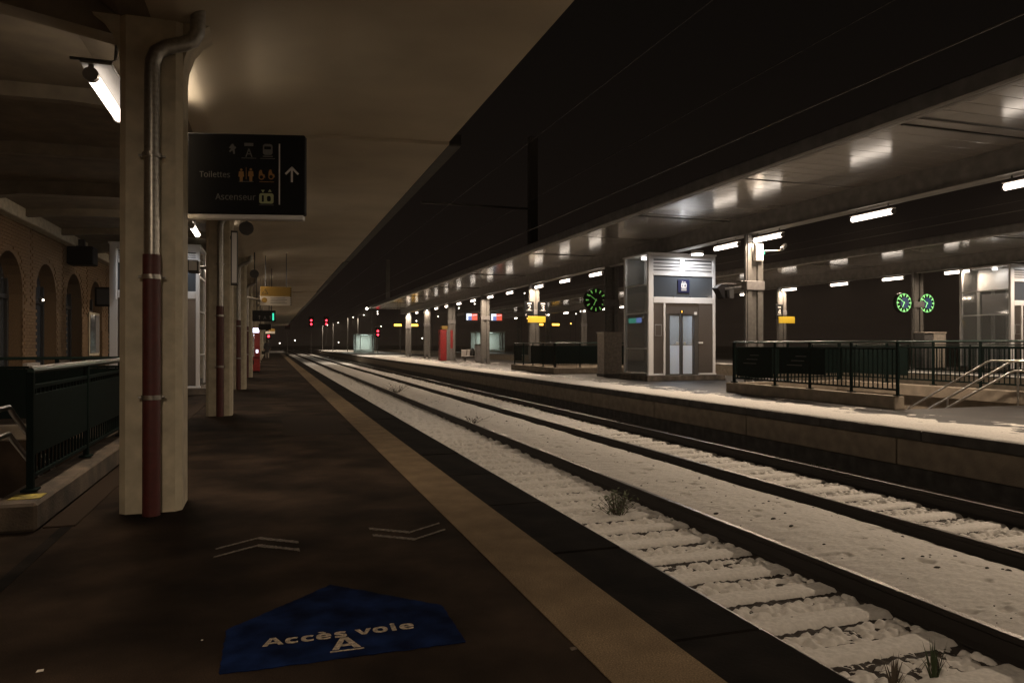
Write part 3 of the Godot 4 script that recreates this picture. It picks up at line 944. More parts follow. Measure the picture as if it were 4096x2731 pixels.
# ---------------------------------------------------------------- far platform
func make_far_platform() -> void:
	var p := structure("platform_far")
	slab(p, "slab", 23.2, 32.0, -0.85, P3, -10, 190, M.asphalt_middle, 0.0)
	slab(p, "facing", 23.1, 23.198, -0.80, P3 - 0.002, -10, 190, M.facing, 0.0)
	var s := Node3D.new()
	s.name = numbered("platform_snow")
	add_child(s)
	s.set_meta("kind", "stuff")
	s.set_meta("label", "snow along the open edge of the far platform")
	s.set_meta("category", "snow")
	put(s, "snow_strip", sheet(23.11, 25.2, 40, 0, 120, 500, func(x, d): return P3 + 0.05 * clampf(0.8 - maxf(0.0, x - 24.2) * 2.2 + 0.6 * wide_noise.get_noise_2d(x, d), -0.3, 1.0)), M.snow)
	var c := thing("platform_canopy", "flat metal canopy over the far platform, seen beyond the middle one", "canopy", 27.0, 4.46, 25.0)
	canopy_body(c, 22.9, 27.0, 30.5, 0.05, 0.0, 92.0)
	var at := [3.0, 6.8, 10.6, 14.6, 18.9, 22.9, 26.2, 29.5, 33.2, 37.0, 41.0, 45.0, 49.0, 53.0, 57.0, 61.0, 65.0, 70.0, 75.0, 80.0]
	for k in at.size():
		canopy_lamp(27.0, 4.35, at[k], "tube lamp under the far canopy, %s counted from the near end" % ORDINAL[k], "tube lamps of the far canopy", 16.0 if at[k] < 60.0 else 0.0)
	for k in range(0, 8):
		var d := 15.9 + 9.0 * k
		canopy_pillar(27.0, P3, d, "grey canopy pillar on the far platform, %s from the near end" % ORDINAL[k], "pillars of the far canopy")

# ---------------------------------------------------------------- shared builders
# a railing from (x0, d0) to (x1, d1): posts, rails, balusters and sheet panels; spans are fractions of its length
func railing(label: String, x0: float, d0: float, x1: float, d1: float, base: float, top: float, posts: Array, panels: Array, gap := 0.115, second := 0.13, group := "stair railings") -> Node3D:
	var o := thing("stair_railing", label, "railing", x0, base, d0, group)
	var at := func(t: float, y: float) -> Vector3: return W(lerpf(x0, x1, t), y, lerpf(d0, d1, t))
	var long := Vector2(x1 - x0, d1 - d0).length()
	var turn := Vector3(0, -atan2(-(d1 - d0), x1 - x0), 0)
	for t in posts:
		var post := put(o, "post", bevel_box(Vector3(0.05, top - base - 0.02, 0.05), 0.005), M.green_paint, at.call(t, (base + top) / 2) - o.position, turn)
		put(post, "foot", bevel_box(Vector3(0.13, 0.02, 0.11), 0.004), M.green_paint, Vector3(0, -(top - base) / 2 + 0.02, 0))
	bar(o, "top_rail", [at.call(0.0, top), at.call(1.0, top)], 0.024, M.green_rail, 10)
	for y in [top - second, base + 0.12]:
		put(o, "rail", bevel_box(Vector3(long, 0.035, 0.03), 0.004), M.green_paint, at.call(0.5, y) - o.position, turn)
	var n := int(long / gap)
	for k in range(1, n):
		var t := float(k) / n
		put(o, "baluster", bevel_box(Vector3(0.018, top - second - base - 0.12, 0.018), 0.0), M.green_paint, at.call(t, (top - second + base + 0.12) / 2) - o.position, turn)
	for q in panels:
		put(o, "panel", bevel_box(Vector3(long * (q[1] - q[0]), q[3] - q[2], 0.028), 0.003), M.green_paint, at.call((q[0] + q[1]) / 2, (q[2] + q[3]) / 2) - o.position, turn)
	return o

func stair_flight(parent: Node3D, x0: float, x1: float, y: float, d0: float, n: int) -> void:
	for k in n:
		slab(parent, "step", x0, x1, y - 0.165 * (k + 1) - 0.5, y - 0.165 * (k + 1), d0 + 0.30 * k, d0 + 0.30 * (k + 1) + 0.02, M.concrete_grey, 0.008)

# a glazed lift tower whose door looks back along the tracks
func lift(label: String, x0: float, x1: float, d0: float, d1: float, y: float, top: float, side_lit: bool) -> Node3D:
	var o := thing("lift_tower", label, "lift", x0, y, d0, "lifts of the platforms")
	var w := x1 - x0
	slab(o, "plinth", x0 - 0.12, x1 + 0.30, y, y + 0.18, d0 - 0.14, d1 + 0.1, M.concrete_grey, 0.012)
	var b := y + 0.185
	slab(o, "base_frame", x0 - 0.02, x0 + 0.62, b, b + 0.05, d0 - 0.02, d0 + 0.10, M.white_metal, 0.006)
	slab(o, "base_frame", x0 + w * 0.745, x1 + 0.02, b, b + 0.05, d0 - 0.02, d0 + 0.10, M.white_metal, 0.006)
	for q in [[x0, x0 + 0.19, d0], [x1 - 0.10, x1, d0], [x0, x0 + 0.10, d1 - 0.1], [x1 - 0.10, x1, d1 - 0.1]]:
		slab(o, "corner_post", q[0], q[1], b + 0.05, top, q[2], q[2] + 0.10, M.white_metal, 0.008)
	var hb := y + 2.60
	slab(o, "header_beam", x0 + 0.19, x1 - 0.1, hb, hb + 0.20, d0 - 0.005, d0 + 0.10, M.white_metal, 0.008)
	slab(o, "header_beam", x0 + 0.19, x1 - 0.1, hb + 0.92, hb + 1.0, d0 - 0.005, d0 + 0.10, M.white_metal, 0.008)
	var transom := slab(o, "transom_window", x0 + 0.19, x1 - 0.1, hb + 0.20, hb + 0.92, d0 + 0.04, d0 + 0.055, M.mirror_glass, 0.0)
	for k in 4:
		bar(transom, "bolt", [W(x0 + 0.3 + k * (w - 0.5) / 3.2, hb + 0.23, d0 - 0.01), W(x0 + 0.3 + k * (w - 0.5) / 3.2, hb + 0.23, d0 + 0.03)], 0.018, M.dark_grey, 8)
	# louvres in two fields
	slab(o, "grille_back", x0 + 0.19, x1 - 0.1, hb + 1.0, top - 0.16, d0 + 0.09, d0 + 0.10, M.dark_grey, 0.0)
	slab(o, "grille_top", x0 + 0.19, x1 - 0.1, top - 0.16, top, d0 + 0.005, d0 + 0.10, M.white_metal, 0.004)
	slab(o, "grille_post", x0 + w * 0.47, x0 + w * 0.53, hb + 1.0, top - 0.161, d0, d0 + 0.09, M.white_metal, 0.006)
	var n := 4
	var pitch := (top - 0.18 - hb - 1.0) / n
	for side in [[x0 + 0.19, x0 + w * 0.47], [x0 + w * 0.53, x1 - 0.1]]:
		for k in n:
			var s := slab(o, "louvre", side[0], side[1], hb + 1.005 + pitch * k, hb + 1.005 + pitch * (k + 0.72), d0 + 0.03, d0 + 0.045, M.white_metal, 0.003)
			s.rotation.x = 0.28
	slab(o, "roof", x0 - 0.03, x1 + 0.03, top, top + 0.05, d0 - 0.03, d1 + 0.03, M.white_metal, 0.006)
	# lift sign on the transom glass
	var c := x0 + w * 0.52
	var sign_ := slab(o, "lift_sign", c - 0.225, c + 0.225, hb + 0.36, hb + 0.80, d0 + 0.005, d0 + 0.03, M.sign_navy, 0.004)
	put(sign_, "pictogram", plate_mesh(round_rect(0.20, 0.17, 0.03), 0.006), M.print_white, Vector3(0, 0.02, 0.016))
	for q in [-0.045, 0.045]:
		put(sign_, "figure", plate_mesh(shift(disc(0.012, 8), Vector2(q, 0.075)), 0.004), M.sign_navy, Vector3(0, 0, 0.020))
		put(sign_, "figure", plate_mesh(shift(round_rect(0.03 if q < 0 else 0.05, 0.08, 0.01), Vector2(q, 0.015)), 0.004), M.sign_navy, Vector3(0, 0, 0.020))
		put(sign_, "arrow", plate_mesh(PackedVector2Array([Vector2(q - 0.03, 0.125), Vector2(q + 0.03, 0.125), Vector2(q, 0.165)]) if q > 0 else PackedVector2Array([Vector2(q - 0.03, 0.165), Vector2(q + 0.03, 0.165), Vector2(q, 0.125)]), 0.004), M.print_white, Vector3(0, 0, 0.015))
	for q in [[-0.105, 0.02], [-0.14, 0.016]]:
		put(sign_, "rule", bevel_box(Vector3(0.20, q[1], 0.004), 0.0), M.print_white, Vector3(0, q[0], 0.0145))
	# side panel with a notice, the door surround and the door leaves
	slab(o, "steel_panel", x0 + 0.19, x0 + 0.565, b + 0.05, hb, d0 + 0.03, d0 + 0.06, M.steel_panel, 0.003)
	slab(o, "mullion", x0 + 0.565, x0 + 0.64, b + 0.05, hb, d0, d0 + 0.09, M.white_metal, 0.006)
	var notice := slab(o, "notice_frame", x0 + 0.25, x0 + 0.50, y + 1.50, y + 1.88, d0 + 0.012, d0 + 0.028, M.alu, 0.003)
	put(notice, "notice", bevel_box(Vector3(0.22, 0.35, 0.004), 0.0), M.steel_panel, Vector3(0, 0, 0.008))
	slab(o, "steel_panel", x0 + w * 0.745, x1 - 0.1, b + 0.05, hb, d0 + 0.02, d0 + 0.06, M.steel_panel, 0.003)
	slab(o, "lintel", x0 + 0.64, x0 + w * 0.745, y + 2.24, hb, d0 + 0.04, d0 + 0.07, M.steel_panel, 0.003)
	var l0 := x0 + 0.79
	var l1 := x0 + w * 0.745 - 0.15
	slab(o, "jamb", x0 + 0.64, l0, b, y + 2.24, d0 + 0.04, d0 + 0.07, M.door_steel, 0.003)
	slab(o, "jamb", l1, x0 + w * 0.745, b, y + 2.24, d0 + 0.04, d0 + 0.07, M.door_steel, 0.003)
	var mid := (l0 + l1) / 2
	for s in [[l0, mid - 0.01], [mid + 0.01, l1]]:
		var dw: float = s[1] - s[0]
		var st := SurfaceTool.new()
		st.begin(Mesh.PRIMITIVE_TRIANGLES)
		for q in [[-dw / 2 + 0.03, 0.0, 0.06, 2.08], [dw / 2 - 0.03, 0.0, 0.06, 2.08], [0.0, 1.01, dw - 0.12, 0.06], [0.0, -1.01, dw - 0.12, 0.06], [0.0, 0.0, dw - 0.12, 0.02]]:
			add_box(st, Vector3(q[0], q[1], 0), Vector3(q[2], q[3], 0.025), 0.003)
		st.generate_normals()
		var door := put(o, "door", st.commit(), M.door_steel, W((s[0] + s[1]) / 2, y + 1.20, d0 + 0.0875) - o.position)
		put(door, "upper_glass", bevel_box(Vector3(dw - 0.121, 0.968, 0.008), 0.0), M.glass if side_lit else M.mirror_glass, Vector3(0, 0.495, 0))
		put(door, "lower_glass", bevel_box(Vector3(dw - 0.121, 0.968, 0.008), 0.0), M.frosted_glass if side_lit else M.mirror_glass, Vector3(0, -0.495, 0))
		put(door, "glass_clip", bevel_box(Vector3(0.09, 0.09, 0.03), 0.004), M.alu, Vector3(-0.11 if s[0] > l0 else 0.11, 0.05, 0.005))
	if side_lit:
		# the lit cabin behind the door
		slab(o, "cabin_back", l0 - 0.2, l1 + 0.2, y + 0.16, y + 2.42, d0 + 1.30, d0 + 1.33, M.cabin_wall, 0.0)
		slab(o, "cabin_side", l0 - 0.23, l0 - 0.2, y + 0.16, y + 2.42, d0 + 0.12, d0 + 1.33, M.cabin_wall, 0.0)
		slab(o, "cabin_side", l1 + 0.2, l1 + 0.23, y + 0.16, y + 2.42, d0 + 0.12, d0 + 1.33, M.cabin_wall, 0.0)
		slab(o, "cabin_floor", l0 - 0.2, l1 + 0.2, y + 0.13, y + 0.159, d0 + 0.12, d0 + 1.30, M.dark_grey, 0.0)
		slab(o, "cabin_ceiling", l0 - 0.2, l1 + 0.2, y + 2.42, y + 2.45, d0 + 0.12, d0 + 1.33, M.cabin_wall, 0.0)
		slab(o, "cabin_lamp", mid - 0.12, mid + 0.12, y + 2.39, y + 2.419, d0 + 0.35, d0 + 0.60, M.cold_glow, 0.004)
		lamp_light(o, W(mid, y + 2.37, d0 + 0.48) - o.position, Vector2(0.2, 0.2), 3.2, Color(0.72, 0.86, 1.0))
	var digit := slab(o, "floor_display", mid - 0.06, mid + 0.06, y + 2.28, y + 2.36, d0 + 0.03, d0 + 0.04, M.black, 0.0)
	put(digit, "digit", words("0", 0.06, 0.004), M.amber_glow, Vector3(0, 0, 0.008))
	slab(o, "detector", l1 - 0.02, l1 + 0.08, y + 2.22, y + 2.31, d0 + 0.0, d0 + 0.04, M.white_plate, 0.006)
	slab(o, "call_panel", x0 + w * 0.735, x0 + w * 0.735 + 0.17, y + 1.24, y + 1.30, d0 - 0.03, d0 + 0.018, M.white_plate, 0.006)
	# glazed sides
	for x in [x0 + 0.03, x1 - 0.045]:
		for t in [[b + 0.05, y + 1.05], [y + 1.10, y + 2.25], [y + 2.30, y + 3.20], [y + 3.25, top]]:
			slab(o, "side_glass", x, x + 0.015, t[0], t[1], d0 + 0.105, d1 - 0.105, M.glass, 0.0)
		for t in [y + 1.075, y + 2.275, y + 3.225]:
			slab(o, "side_transom", x - 0.02, x + 0.035, t - 0.024, t + 0.024, d0 + 0.10, d1 - 0.10, M.alu, 0.004)
	slab(o, "rear_panel", x0 + 0.10, x1 - 0.10, b + 0.05, top, d1 - 0.06, d1 - 0.03, M.door_steel, 0.0)
	# what one sees through the glass: guide rails and the headroom lining
	for q in [0.35, 0.65]:
		slab(o, "guide_rail", x0 + w * q - 0.04, x0 + w * q + 0.04, b, top - 0.1, d1 - 0.2, d1 - 0.07, M.alu, 0.004)
	slab(o, "headroom_panel", x0 + 0.62, x0 + 0.64, y + 3.27, top - 0.04, d0 + 0.25, d1 - 0.35, M.white_metal, 0.004)
	slab(o, "shaft_panel", x0 + 0.50, x0 + 0.52, y + 2.32, y + 3.12, d0 + 0.3, d1 - 0.6, M.grey_box, 0.004)
	bar(o, "shaft_lamp", [W(x0 + 0.32, top - 0.10, d0 + 0.9), W(x0 + 0.32, top - 0.04, d0 + 0.9)], 0.09, M.lamp_glow, 12)
	lamp_light(o, W(x0 + 0.32, top - 0.13, d0 + 0.9) - o.position, Vector2(0.15, 0.15), 0.6, Color(1.0, 0.92, 0.82))
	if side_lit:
		var reflected := slab(o, "painted_reflection", x0 + 0.06, x0 + 0.075, y + 1.95, y + 2.13, d0 + 0.55, d0 + 1.55, M.black, 0.0)  # no real screen: glowing strips added to imitate a reflection in the side glass
		put(reflected, "reflection_field", bevel_box(Vector3(0.004, 0.17, 0.55), 0.0), M.reflection_teal, Vector3(-0.011, 0, -0.2))
		put(reflected, "reflection_field", bevel_box(Vector3(0.004, 0.17, 0.38), 0.0), M.screen_blue, Vector3(-0.011, 0, 0.28))
	return o

func clock(label: String, x: float, y: float, d: float, r: float, m: Material, face: Material, arm_to: float) -> void:
	var o := thing("platform_clock", label, "clock", x, y, d, "platform clocks")
	put(o, "case", plate_mesh(disc(r * 1.08, 32), 0.16), M.black)
	put(o, "face", plate_mesh(disc(r * 0.98, 32), 0.01), M.black, Vector3(0, 0, 0.084))
	if face != M.black:
		put(o, "lit_face", plate_mesh(disc(r * 0.60, 28), 0.004), face, Vector3(r * 0.12, 0, 0.089))
	for k in 12:
		var a := TAU * k / 12
		put(o, "hour_mark", plate_mesh(PackedVector2Array([Vector2(-0.016, 0.68 * r), Vector2(0.016, 0.68 * r), Vector2(0.03, 0.97 * r), Vector2(-0.03, 0.97 * r)]), 0.006), m, Vector3(0, 0, 0.092), Vector3(0, 0, a))
	for k in 60:
		if k % 5 and face != M.black:
			put(o, "minute_mark", plate_mesh(PackedVector2Array([Vector2(-0.008, 0.90 * r), Vector2(0.008, 0.90 * r), Vector2(0.008, 0.97 * r), Vector2(-0.008, 0.97 * r)]), 0.006), m, Vector3(0, 0, 0.092), Vector3(0, 0, TAU * k / 60))
	for h in [[0.80, -TAU * 51.0 / 60.0, 0.010], [0.52, -TAU * 6.85 / 12.0, 0.015]]:
		put(o, "hand", plate_mesh(PackedVector2Array([Vector2(-h[2], -0.05), Vector2(h[2], -0.05), Vector2(h[2], h[0] * r), Vector2(-h[2], h[0] * r)]), 0.006), m, Vector3(0, 0, 0.10), Vector3(0, 0, h[1]))
	bar(o, "arm", [W(x, y, d), W(arm_to, y, d)], 0.025, M.dark_grey, 8)

# ---------------------------------------------------------------- things on the near platform
func make_near_objects() -> void:
	direction_sign()
	# stairwell of the near platform
	var w := thing("stair_well", "pale concrete stairwell with a low kerb behind the nearest pillar", "stairs", -1.8, 0.0, 6.2)
	slab(w, "kerb", -1.95, -1.63, 0.0, 0.21, 6.2, 12.1, M.kerb_stone, 0.02)
	slab(w, "kerb", -4.10, -1.951, 0.0, 0.21, 12.1, 12.4, M.concrete, 0.02)
	slab(w, "side_wall", -4.15, -3.95, -3.4, 0.21, 6.2, 12.1, M.concrete, 0.01)
	slab(w, "side_wall", -1.949, -1.80, -3.4, -0.81, 6.2, 12.1, M.concrete, 0.0)
	slab(w, "end_wall", -3.95, -1.95, -3.4, -0.81, 12.1, 12.3, M.concrete, 0.0)
	stair_flight(w, -3.94, -1.96, 0.0, 6.2, 19)
	slab(w, "kerb_mark", -1.87, -1.66, 0.211, 0.215, 6.38, 6.58, M.yellow_mark, 0.0)
	slab(w, "skirting_slab", -1.62, -1.40, 0.0, 0.012, 6.3, 40.0, M.patch, 0.006)
	for y in [0.86, 0.64]:
		bar(w, "handrail", [W(-2.04, y, 5.2), W(-2.04, y, 7.0), W(-2.04, y - 0.06, 7.1), W(-2.04, y - 2.4, 11.4)], 0.022, M.steel, 12)
	for q in [[5.9, 0.0], [8.6, -0.95], [10.6, -2.05]]:
		bar(w, "handrail_post", [W(-2.04, q[1] - 0.4, q[0]), W(-2.04, q[1] + 0.80, q[0])], 0.018, M.steel, 8)
	var side := railing("dark green railing with a solid panel along the near stairwell kerb", -1.79, 6.65, -1.79, 12.2, 0.215, 1.17, [0.0, 0.33, 0.66, 1.0], [[0.01, 0.99, 0.50, 0.98]])
	bar(side, "hand_bar", [W(-1.79, 1.195, 6.65), W(-1.79, 1.195, 12.2)], 0.013, M.steel, 8)
	railing("dark green railing across the far end of the near stairwell", -4.1, 12.3, -1.85, 12.3, 0.215, 1.17, [0.0, 0.5, 1.0], [[0.0, 1.0, 0.30, 1.02]])
	railing("dark green railing along the building side of the near stairwell", -4.05, 6.4, -4.05, 12.2, 0.215, 1.17, [0.0, 0.5, 1.0], [[0.0, 1.0, 0.30, 1.02]])
	var l := lift("white framed lift on the near platform, half hidden by the nearest pillar", -4.01, -1.82, 21.5, 23.4, 0.0, 4.02, false)
	slab(l, "lit_panel", -3.86, -3.83, 2.55, 3.9, 21.38, 21.47, M.white_plate, 0.003)
	lift_lamp("round lamp over the door of the near platform lift", -2.6, 3.92, 21.0, 1.6)
	# things on the second pillar
	var v := thing("light_box", "narrow upright white box on the side of the second near pillar", "lamp", -0.66, 2.5, 14.6)
	slab(v, "case", -0.685, -0.565, 2.45, 3.44, 14.20, 14.32, M.dark_grey, 0.006)
	slab(v, "diffuser", -0.665, -0.582, 2.49, 3.40, 14.185, 14.199, M.white_metal, 0.003)
	slab(v, "bracket", -0.70, -0.60, 3.30, 3.36, 14.321, 14.75, M.dark_grey, 0.003)
	horn("dark horn loudspeaker at the head of the second near pillar", -0.42, 3.50, 14.45)
	horn("dark horn loudspeaker at the head of the third near pillar", -0.45, 3.45, 23.1)
	var cam_box := thing("camera_box", "grey surveillance camera on an arm between the first two near pillars", "camera", -1.6, 2.9, 15.6)
	bar(cam_box, "arm", [W(-1.17, 2.88, 15.5), W(-1.55, 2.88, 15.5)], 0.03, M.dark_grey, 8)
	slab(cam_box, "body", -1.50, -1.30, 2.75, 2.98, 15.1, 15.48, M.dark_grey, 0.02)
	slab(cam_box, "front_plate", -1.47, -1.33, 2.78, 2.95, 15.08, 15.1, M.white_plate, 0.004)
	# hanging signs further along
	var y := thing("warning_sign", "hanging sign with an ochre top and a white lower half above the near platform", "sign", 0.17, 3.24, 25.0)
	slab(y, "upper_panel", -0.31, 0.65, 2.93, 3.24, 25.0, 25.08, M.sign_ochre, 0.004)
	slab(y, "lower_panel", -0.31, 0.65, 2.63, 2.928, 25.0, 25.08, M.sign_white, 0.004)
	put(y, "round_mark", plate_mesh(disc(0.085, 20), 0.006), M.sign_ochre, W(-0.18, 2.80, 24.995) - y.position)
	put(y, "warning_triangle", plate_mesh(PackedVector2Array([Vector2(-0.1, 0), Vector2(0.1, 0), Vector2(0, 0.17)]), 0.006), M.gutter, W(-0.16, 3.0, 24.995) - y.position)
	put(y, "warning_triangle", plate_mesh(PackedVector2Array([Vector2(-0.07, 0.016), Vector2(0.07, 0.016), Vector2(0, 0.135)]), 0.006), M.sign_ochre, W(-0.16, 3.0, 24.991) - y.position)
	for k in 4:
		slab(y, "text_line", 0.0, 0.52 - 0.06 * (k % 2), 2.70 + 0.055 * k, 2.718 + 0.055 * k, 24.992, 24.998, M.print_grey, 0.0)
	for k in 9:
		var s := slab(y, "hazard_stripe", 0.61, 0.665, 2.65 + 0.065 * k, 2.675 + 0.065 * k, 24.985, 24.997, M.black, 0.0)
		s.rotation.z = 0.5
	for x in [-0.15, 0.5]:
		bar(y, "hanger", [W(x, 3.24, 25.04), W(x, 4.36, 25.04)], 0.015, M.dark_grey, 6)
	bar(y, "side_arm", [W(-0.70, 2.86, 24.9), W(-0.31, 2.80, 24.98)], 0.035, M.galvanised, 8)
	var s2 := thing("platform_display", "dark hanging platform display with a bright green bar", "display", -0.23, 2.68, 30.0)
	slab(s2, "case", -0.66, 0.20, 2.26, 2.68, 30.0, 30.18, M.sign_black, 0.01)
	slab(s2, "green_bar", 0.075, 0.135, 2.30, 2.58, 29.985, 29.999, M.green_glow, 0.002)
	put(s2, "letter", words("A", 0.13, 0.006), M.print_grey, W(-0.20, 2.40, 29.995) - s2.position)
	for x in [-0.40, 0.0]:
		slab(s2, "arrow_stem", x - 0.012, x + 0.012, 2.34, 2.46, 29.99, 29.998, M.print_grey, 0.0)
		put(s2, "arrow_head", plate_mesh(PackedVector2Array([Vector2(-0.045, 0), Vector2(0.045, 0), Vector2(0, 0.05)]), 0.006), M.print_grey, W(x, 2.44, 29.995) - s2.position)
	for x in [-0.5, 0.05]:
		bar(s2, "hanger", [W(x, 2.68, 30.09), W(x, 4.36, 30.09)], 0.018, M.dark_grey, 6)
	var s3 := thing("hanging_sign", "small dark hanging sign below the green barred display", "sign", -0.2, 2.2, 33.0)
	slab(s3, "panel", -0.48, 0.03, 1.98, 2.24, 33.0, 33.1, M.sign_black, 0.006)
	for x in [-0.4, -0.05]:
		bar(s3, "hanger", [W(x, 2.24, 33.05), W(x, 4.36, 33.05)], 0.014, M.dark_grey, 6)
	var s4 := thing("hanging_sign", "small hanging sign with an orange top near the walking person", "sign", -0.1, 2.4, 60.0)
	slab(s4, "panel", -0.35, 0.35, 2.18, 2.36, 60.0, 60.08, M.sign_white, 0.006)
	slab(s4, "top_strip", -0.1, 0.35, 2.362, 2.56, 60.0, 60.08, M.sign_ochre, 0.006)
	bar(s4, "hanger", [W(0.1, 2.56, 60.04), W(0.1, 4.36, 60.04)], 0.016, M.dark_grey, 6)
	vending_machine()
	for q in [[-0.92, 3.55, 0.016, "small pale paper scrap on the dark asphalt at the lower left"], [-0.30, 3.68, 0.006, "tiny white crumb on the asphalt left of the blue marking"], [1.30, 3.05, 0.02, "brown leaf lying against the beige band"]]:
		var lit := thing("litter", q[3], "litter", q[0], 0.0, q[1], "litter on the near platform")
		put(lit, "scrap", plate_mesh(PackedVector2Array([Vector2(-q[2], -q[2] * 0.5), Vector2(q[2] * 0.7, -q[2] * 0.7), Vector2(q[2], q[2] * 0.4), Vector2(-q[2] * 0.3, q[2] * 0.8)]), 0.002), M.paper if q[2] != 0.02 else M.dry_weed, Vector3(0, 0.006, 0), Vector3(-PI / 2 + 0.06, 0.4, 0))
	# on the station wall
	var b1 := thing("wall_box", "dark box hanging high on the brick station wall above the arches", "speaker", -5.1, 3.6, 23.0)
	slab(b1, "case", -5.18, -4.55, 3.52, 4.02, 22.3, 22.9, M.black, 0.03)
	slab(b1, "bracket", -4.95, -4.80, 4.02, 4.22, 22.5, 22.65, M.dark_grey, 0.005)
	var b2 := thing("wall_display", "dark display box projecting from the brick station wall by the last arch", "display", -5.1, 2.5, 26.0)
	slab(b2, "case", -5.18, -4.15, 2.55, 3.15, 25.6, 25.85, M.black, 0.015)
	slab(b2, "bracket", -4.75, -4.55, 3.15, 4.10, 25.68, 25.78, M.dark_grey, 0.005)
	slab(b2, "screen", -5.12, -4.21, 2.61, 3.09, 25.588, 25.598, M.mirror_glass, 0.0)
	var ps := thing("poster_frame", "pale poster frame with a dark sheet on the brick station wall", "poster", -5.15, 1.0, 25.1)
	slab(ps, "frame", -5.19, -5.14, 1.02, 2.34, 24.75, 26.1, M.cream, 0.01)
	slab(ps, "sheet", -5.138, -5.13, 1.10, 2.26, 24.83, 25.5, M.mirror_glass, 0.0)
	slab(ps, "pale_sheet", -5.138, -5.13, 1.10, 2.26, 25.54, 26.02, M.grey_box, 0.0)
	var wl := thing("wall_lamp", "tiny bright bulb on the pier between the first two arches", "lamp", -5.1, 2.42, 19.95)
	slab(wl, "bracket", -5.19, -5.14, 2.36, 2.48, 19.9, 20.0, M.dark_grey, 0.004)
	put(wl, "bulb", sphere(0.022), M.white_bulb, W(-5.115, 2.42, 19.95) - wl.position)

func sphere(r: float, rings := 8) -> SphereMesh:
	var s := SphereMesh.new()
	s.radius = r
	s.height = r * 2
	s.radial_segments = 12
	s.rings = rings
	return s

func horn(label: String, x: float, y: float, d: float) -> void:
	var o := thing("loudspeaker", label, "speaker", x, y, d, "loudspeakers under the near canopy")
	var st := SurfaceTool.new()
	st.begin(Mesh.PRIMITIVE_TRIANGLES)
	add_tube(st, [Vector3(0, 0, -0.25), Vector3(0, 0, -0.08), Vector3(0, 0, 0.04), Vector3(0, 0, 0.16), Vector3(0, 0, 0.2)], [0.07, 0.07, 0.055, 0.09, 0.13], 16)
	st.generate_normals()
	put(o, "horn", st.commit(), M.dark_grey)
	bar(o, "bracket", [W(x, y + 0.05, d + 0.1), W(x, 4.2, d + 0.1)], 0.02, M.dark_grey, 6)

func lift_lamp(label: String, x: float, y: float, d: float, energy: float) -> void:
	var o := thing("round_lamp", label, "lamp", x, y, d, "round lamps over the lift doors")
	bar(o, "housing", [W(x, y + 0.02, d), W(x, y + 0.12, d)], 0.20, M.white_metal, 20)
	bar(o, "diffuser", [W(x, y - 0.02, d), W(x, y + 0.019, d)], 0.185, M.lamp_glow, 20)
	bar(o, "arm", [W(x, y + 0.10, d), W(x, y + 0.10, d + 0.55)], 0.02, M.dark_grey, 8)
	lamp_light(o, Vector3(0, -0.03, 0), Vector2(0.3, 0.3), energy, Color(0.95, 0.97, 1.0))

